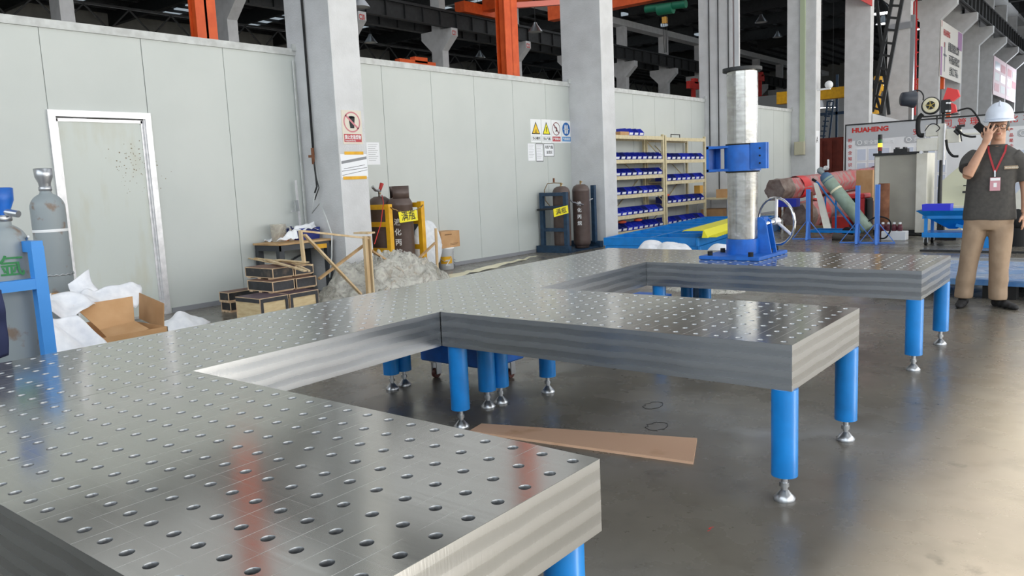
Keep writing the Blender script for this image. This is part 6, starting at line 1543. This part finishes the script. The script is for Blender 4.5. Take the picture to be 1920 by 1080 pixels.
# relaxed hanging hand
blob(b, (.300, .068, .875), (.022, .040, .045))
for base, mid, tip, r in (((.300, .100, .855), (.296, .112, .815), (.286, .105, .785), .0095), ((.302, .085, .842), (.298, .098, .795), (.286, .090, .762), .0098), ((.302, .065, .838), (.298, .076, .790), (.286, .068, .758), .0095), ((.300, .045, .845), (.296, .052, .805), (.285, .047, .778), .0085), ((.288, .100, .89), (.272, .122, .86), (.266, .126, .832), .0105)):
    pts, rs = densify([base, mid, tip], [r*1.1, r, r*.85], 4); limb(b, pts, rs, 10)
fuse(b.build('body', 'skin', man), .0065, 3)
# T-shirt
b = B()
def ring_loft(b, rings, n=36, cap=False):
    vs = []
    for (cx, cy, cz, rx, ry, tx) in rings:
        for i in range(n):
            a = 2*math.pi*i/n; k = 1+.02*math.sin(a*5+cz*9)
            sgn = lambda q: math.copysign(abs(q)**.82, q)
            vs.append(M3((cx+rx*sgn(math.cos(a))*k, cy+ry*sgn(math.sin(a))*k, cz+tx*math.cos(a))))
    K = len(rings); fs = [(k*n+i, k*n+(i+1) % n, (k+1)*n+(i+1) % n, (k+1)*n+i) for k in range(K-1) for i in range(n)]
    b.add(vs, fs, True); b.add(vs[:n], [list(range(n-1, -1, -1))]); b.add(vs[-n:], [list(range(n))]); return b
ring_loft(b, [(.020, 0, .855, .225, .135, 0), (.020, 0, .90, .224, .137, 0), (.022, 0, 1.02, .213, .132, 0), (.025, 0, 1.15, .203, .128, 0), (.030, .005, 1.28, .200, .127, 0), (.035, .005, 1.38, .198, .120, .005), (.045, 0, 1.45, .195, .108, .01), (.05, -.005, 1.50, .170, .092, .015), (.06, -.01, 1.535, .115, .078, .01), (.068, -.01, 1.566, .076, .066, .0)])
pts, rs = densify([(-.105, 0, 1.46), (-.15, .07, 1.41), (-.168, .15, 1.345)], [.085, .086, .078]); limb(b, pts, rs, 20)
pts, rs = densify([(.185, 0, 1.455), (.255, -.01, 1.37), (.293, -.02, 1.22)], [.085, .084, .078]); limb(b, pts, rs, 20)
sh = fuse(b.build('t_shirt', 'shirt', man), .009, 3)
b = B(); pts = [M3((.068+.079*math.cos(a), -.008+.071*math.sin(a), 1.560)) for a in [k*.2618 for k in range(24)]]; b.tube(pts, .008, 8, True); b.build('collar', 'shirt', man)
p0 = at(1881.5, 300, y=(G_+E_F*.14).y-.03)
cp0 = M3((.135, .136, 1.34)); text('HUAHENG', .022, cp0+E_F*.004, E_R, Z, 'sign_cream', man, name='chest_lettering', bold=.0006)
B().prism([cp0-Z*.008-E_R*.006, cp0-Z*.008+E_R*.102, cp0+Z*.024+E_R*.102, cp0+Z*.024-E_R*.006], E_F*.003).build('chest_print', mat('chest_tan', '#a38f78', .8), man)
# trousers
b = B()
ring_loft(b, [(.015, 0, .76, .190, .12, 0), (.015, 0, .80, .205, .130, 0), (.018, 0, .87, .212, .13, 0), (.02, 0, .95, .20, .12, 0)])
def leg(b, pts):
    for i in range(len(pts)-1):
        pass
    vs = []; n = 28
    P = pts
    for (cx, cy, cz, rx, ry) in P:
        for i in range(n):
            a = 2*math.pi*i/n; k = 1+.05*mn.noise(Vector((math.cos(a)*1.5, math.sin(a)*1.5, cz*7+cx*9)))
            vs.append(M3((cx+rx*math.cos(a)*k, cy+ry*math.sin(a)*k, cz)))
    K = len(P); b.add(vs, [(k*n+i, k*n+(i+1) % n, (k+1)*n+(i+1) % n, (k+1)*n+i) for k in range(K-1) for i in range(n)], True)
    b.add(vs[:n], [list(range(n-1, -1, -1))]); b.add(vs[-n:], [list(range(n))])
leg(b, [(-.168, .0, .085, .083, .10), (-.166, .0, .12, .084, .10), (-.160, .0, .2, .082, .098), (-.155, .01, .26, .087, .10), (-.145, .01, .35, .082, .10), (-.132, .015, .46, .084, .105), (-.115, .015, .58, .092, .11), (-.098, .01, .70, .102, .12), (-.088, 0, .80, .108, .12)])
leg(b, [(.120, .0, .08, .080, .10), (.121, .0, .12, .081, .10), (.118, .0, .2, .080, .098), (.122, .01, .27, .086, .10), (.118, .01, .36, .083, .10), (.118, .015, .46, .088, .105), (.124, .015, .58, .096, .112), (.126, .01, .70, .103, .12), (.124, 0, .80, .106, .12)])
for (x, y, z_, rx, rz_) in ((-.10, .115, .69, .010, .10), (-.15, .10, .33, .012, .06), (.13, .10, .30, .014, .05), (.10, .11, .66, .010, .09)): blob(b, (x, y-.005, z_), (rx, .014, rz_))
fuse(b.build('trousers', 'trousers', man), .009, 10)
# shoes
for s, x, yaw in ((0, -.172, -.15), (1, .145, .75)):
    b = B(); dx, dy = math.sin(yaw), math.cos(yaw)
    for t, rx, rz_ in ((-.06, .042, .05), (0, .045, .052), (.07, .048, .040), (.13, .046, .032), (.17, .036, .026)):
        p = (x+dx*t, .0+dy*t, rz_*.95); blob(b, p, (rx, rx*1.2, rz_), 1., 16, 10)
    blob(b, (x, -.01, .09), (.045, .055, .04))
    for v_ in b.v: v_.z = max(v_.z, .004)
    fuse(b.build('shoe', mat('shoe_black', '#202022', .7), man), .008, 2)
# helmet with brim, hair, glasses, eyes
hc_ = (HX, 0, HZ+.088)
b = B(); vs = []; n = 40
prof = [(1.0, 0)]+[(math.cos(t*.157), .03+.142*math.sin(t*.157)) for t in range(0, 10)]+[(0, .172)]
for (k, z_) in prof:
    for i in range(n):
        a = 2*math.pi*i/n; rx, ry = .118*k, .142*k
        ridge = 1.
        vs.append(M3((hc_[0]+rx*math.cos(a), hc_[1]+ry*math.sin(a)*ridge, hc_[2]-.02+z_*ridge+.03*max(0, math.sin(a))*(z_ < .01)*0)))
b.add(vs, [(k*n+i, k*n+(i+1) % n, (k+1)*n+(i+1) % n, (k+1)*n+i) for k in range(len(prof)-1) for i in range(n)], True)
hm = b.build('helmet_shell', 'helmet', man)
b = B(); vs = []
for rr, zz in ((.97, .012), (1.10, .0), (1.10, -.008), (.97, .0)):
    for i in range(n):
        a = 2*math.pi*i/n; f = max(0, math.sin(a)); vs.append(M3((hc_[0]+.118*rr*math.cos(a), hc_[1]+(.142*rr+(.045*f if rr > 1 else 0))*math.sin(a), hc_[2]-.02+zz-.012*f*(rr > 1))))
b.add(vs, [(k*n+i, k*n+(i+1) % n, ((k+1) % 4)*n+(i+1) % n, ((k+1) % 4)*n+i) for k in range(4) for i in range(n)], True); b.build('helmet_brim', 'helmet', hm)
b = B(); b.tube([M3((HX, .142*math.cos(t), hc_[2]+.012+.142*math.sin(t))) for t in [.7+.2*k for k in range(10)]], .009, 10); b.build('helmet_ridge', 'helmet', hm)
b = B()
blob(b, (HX, -.022, HZ+.025), (.087, .100, .088))
for v_ in b.v:
    q_ = v_-G_
    if q_.dot(E_F) > .055: v_ -= E_F*(q_.dot(E_F)-.055)
b.build('hair', 'hair', man)
for s in (-1, 1):
    b = B(); blob(b, (HX+s*.030, .083, HZ+.008), (.013, .010, .007), 1., 12, 8); e_ = b.build('eye', mat('eye_white', '#e9e4de', .3), man)
    b = B(); blob(b, (HX+s*.030, .091, HZ+.008), (.0055, .004, .0055), 1., 10, 6); b.build('iris', 'hair', e_)
b = B()
for s in (-1, 1):
    b.tube([M3((HX+s*.034+.027*math.cos(a), .106, HZ+.004+.021*math.sin(a))) for a in [k*.314 for k in range(20)]], .0025, 6, True)
    b.tube([M3((HX+s*.060, .104, HZ+.008)), M3((HX+s*.080, .05, HZ+.010)), M3((HX+s*.084, -.01, HZ+.006))], .0022, 6)
b.tube([M3((HX-.009, .108, HZ+.006)), M3((HX+.009, .108, HZ+.006))], .0025, 6); b.build('glasses', 'hair', man)
b = B(); blob(b, (HX, .0995, HZ-.063), (.021, .006, .0065)); b.build('lips', mat('lip', '#a86a5c', .5), man)
# lanyard and badge
mat('lanyard_red', '#a82832', .6)
def ribbon(b, pts, w=.016, t=.003):
    for i in range(len(pts)-1): b.bar(M3(pts[i]), M3(pts[i+1]), w, t, up=E_F)
b = B(); ribbon(b, [(-.005, .045, 1.555), (.000, .118, 1.50), (.022, .137, 1.42), (.053, .141, 1.315)]); ribbon(b, [(.140, .035, 1.56), (.132, .115, 1.50), (.100, .137, 1.42), (.060, .141, 1.315)]); b.build('lanyard', 'lanyard_red', man)
b = B(); b.bar(M3((.056, .143, 1.325)), M3((.058, .145, 1.265)), .016, .012); b.build('badge_clip', 'chrome', man)
q0 = M3((.018, .146, 1.135)); b = B(); b.prism([q0, q0+E_R*.085, q0+E_R*.085+Z*.125, q0+Z*.125], E_F*.003); bd = b.build('badge', mat('badge_face', '#c9959f', .4), man)
b = B(); b.prism([q0+E_R*.004+Z*.095+E_F*.0035, q0+E_R*.081+Z*.095+E_F*.0035, q0+E_R*.081+Z*.12+E_F*.0035, q0+E_R*.004+Z*.12+E_F*.0035], E_F*.001); b.build('badge_stripe', 'paper', bd)
b = B(); b.prism([q0+E_R*.03+Z*.035+E_F*.0035, q0+E_R*.056+Z*.035+E_F*.0035, q0+E_R*.056+Z*.075+E_F*.0035, q0+E_R*.03+Z*.075+E_F*.0035], E_F*.001); b.build('badge_photo', 'white', bd)
# phone in the raised hand
ph = thing('smartphone', 'dark smartphone in the raised hand of the man', 'phone', M3((-.062, .15, 1.71)))
c = M3((-.065, .158, 1.715)); Rm = Matrix((E_R, E_F, Z)).transposed() @ Matrix.Rotation(-.75, 3, 'Y') @ Matrix.Rotation(.5, 3, 'Z')
B().box(c, (.075, .010, .135), rot=Rm, bevel=.003).build('phone_body', 'rubber', ph)
B().box(c+Rm @ Vector((0, .0055, 0)), (.069, .001, .127), rot=Rm).build('phone_screen', 'black', ph)
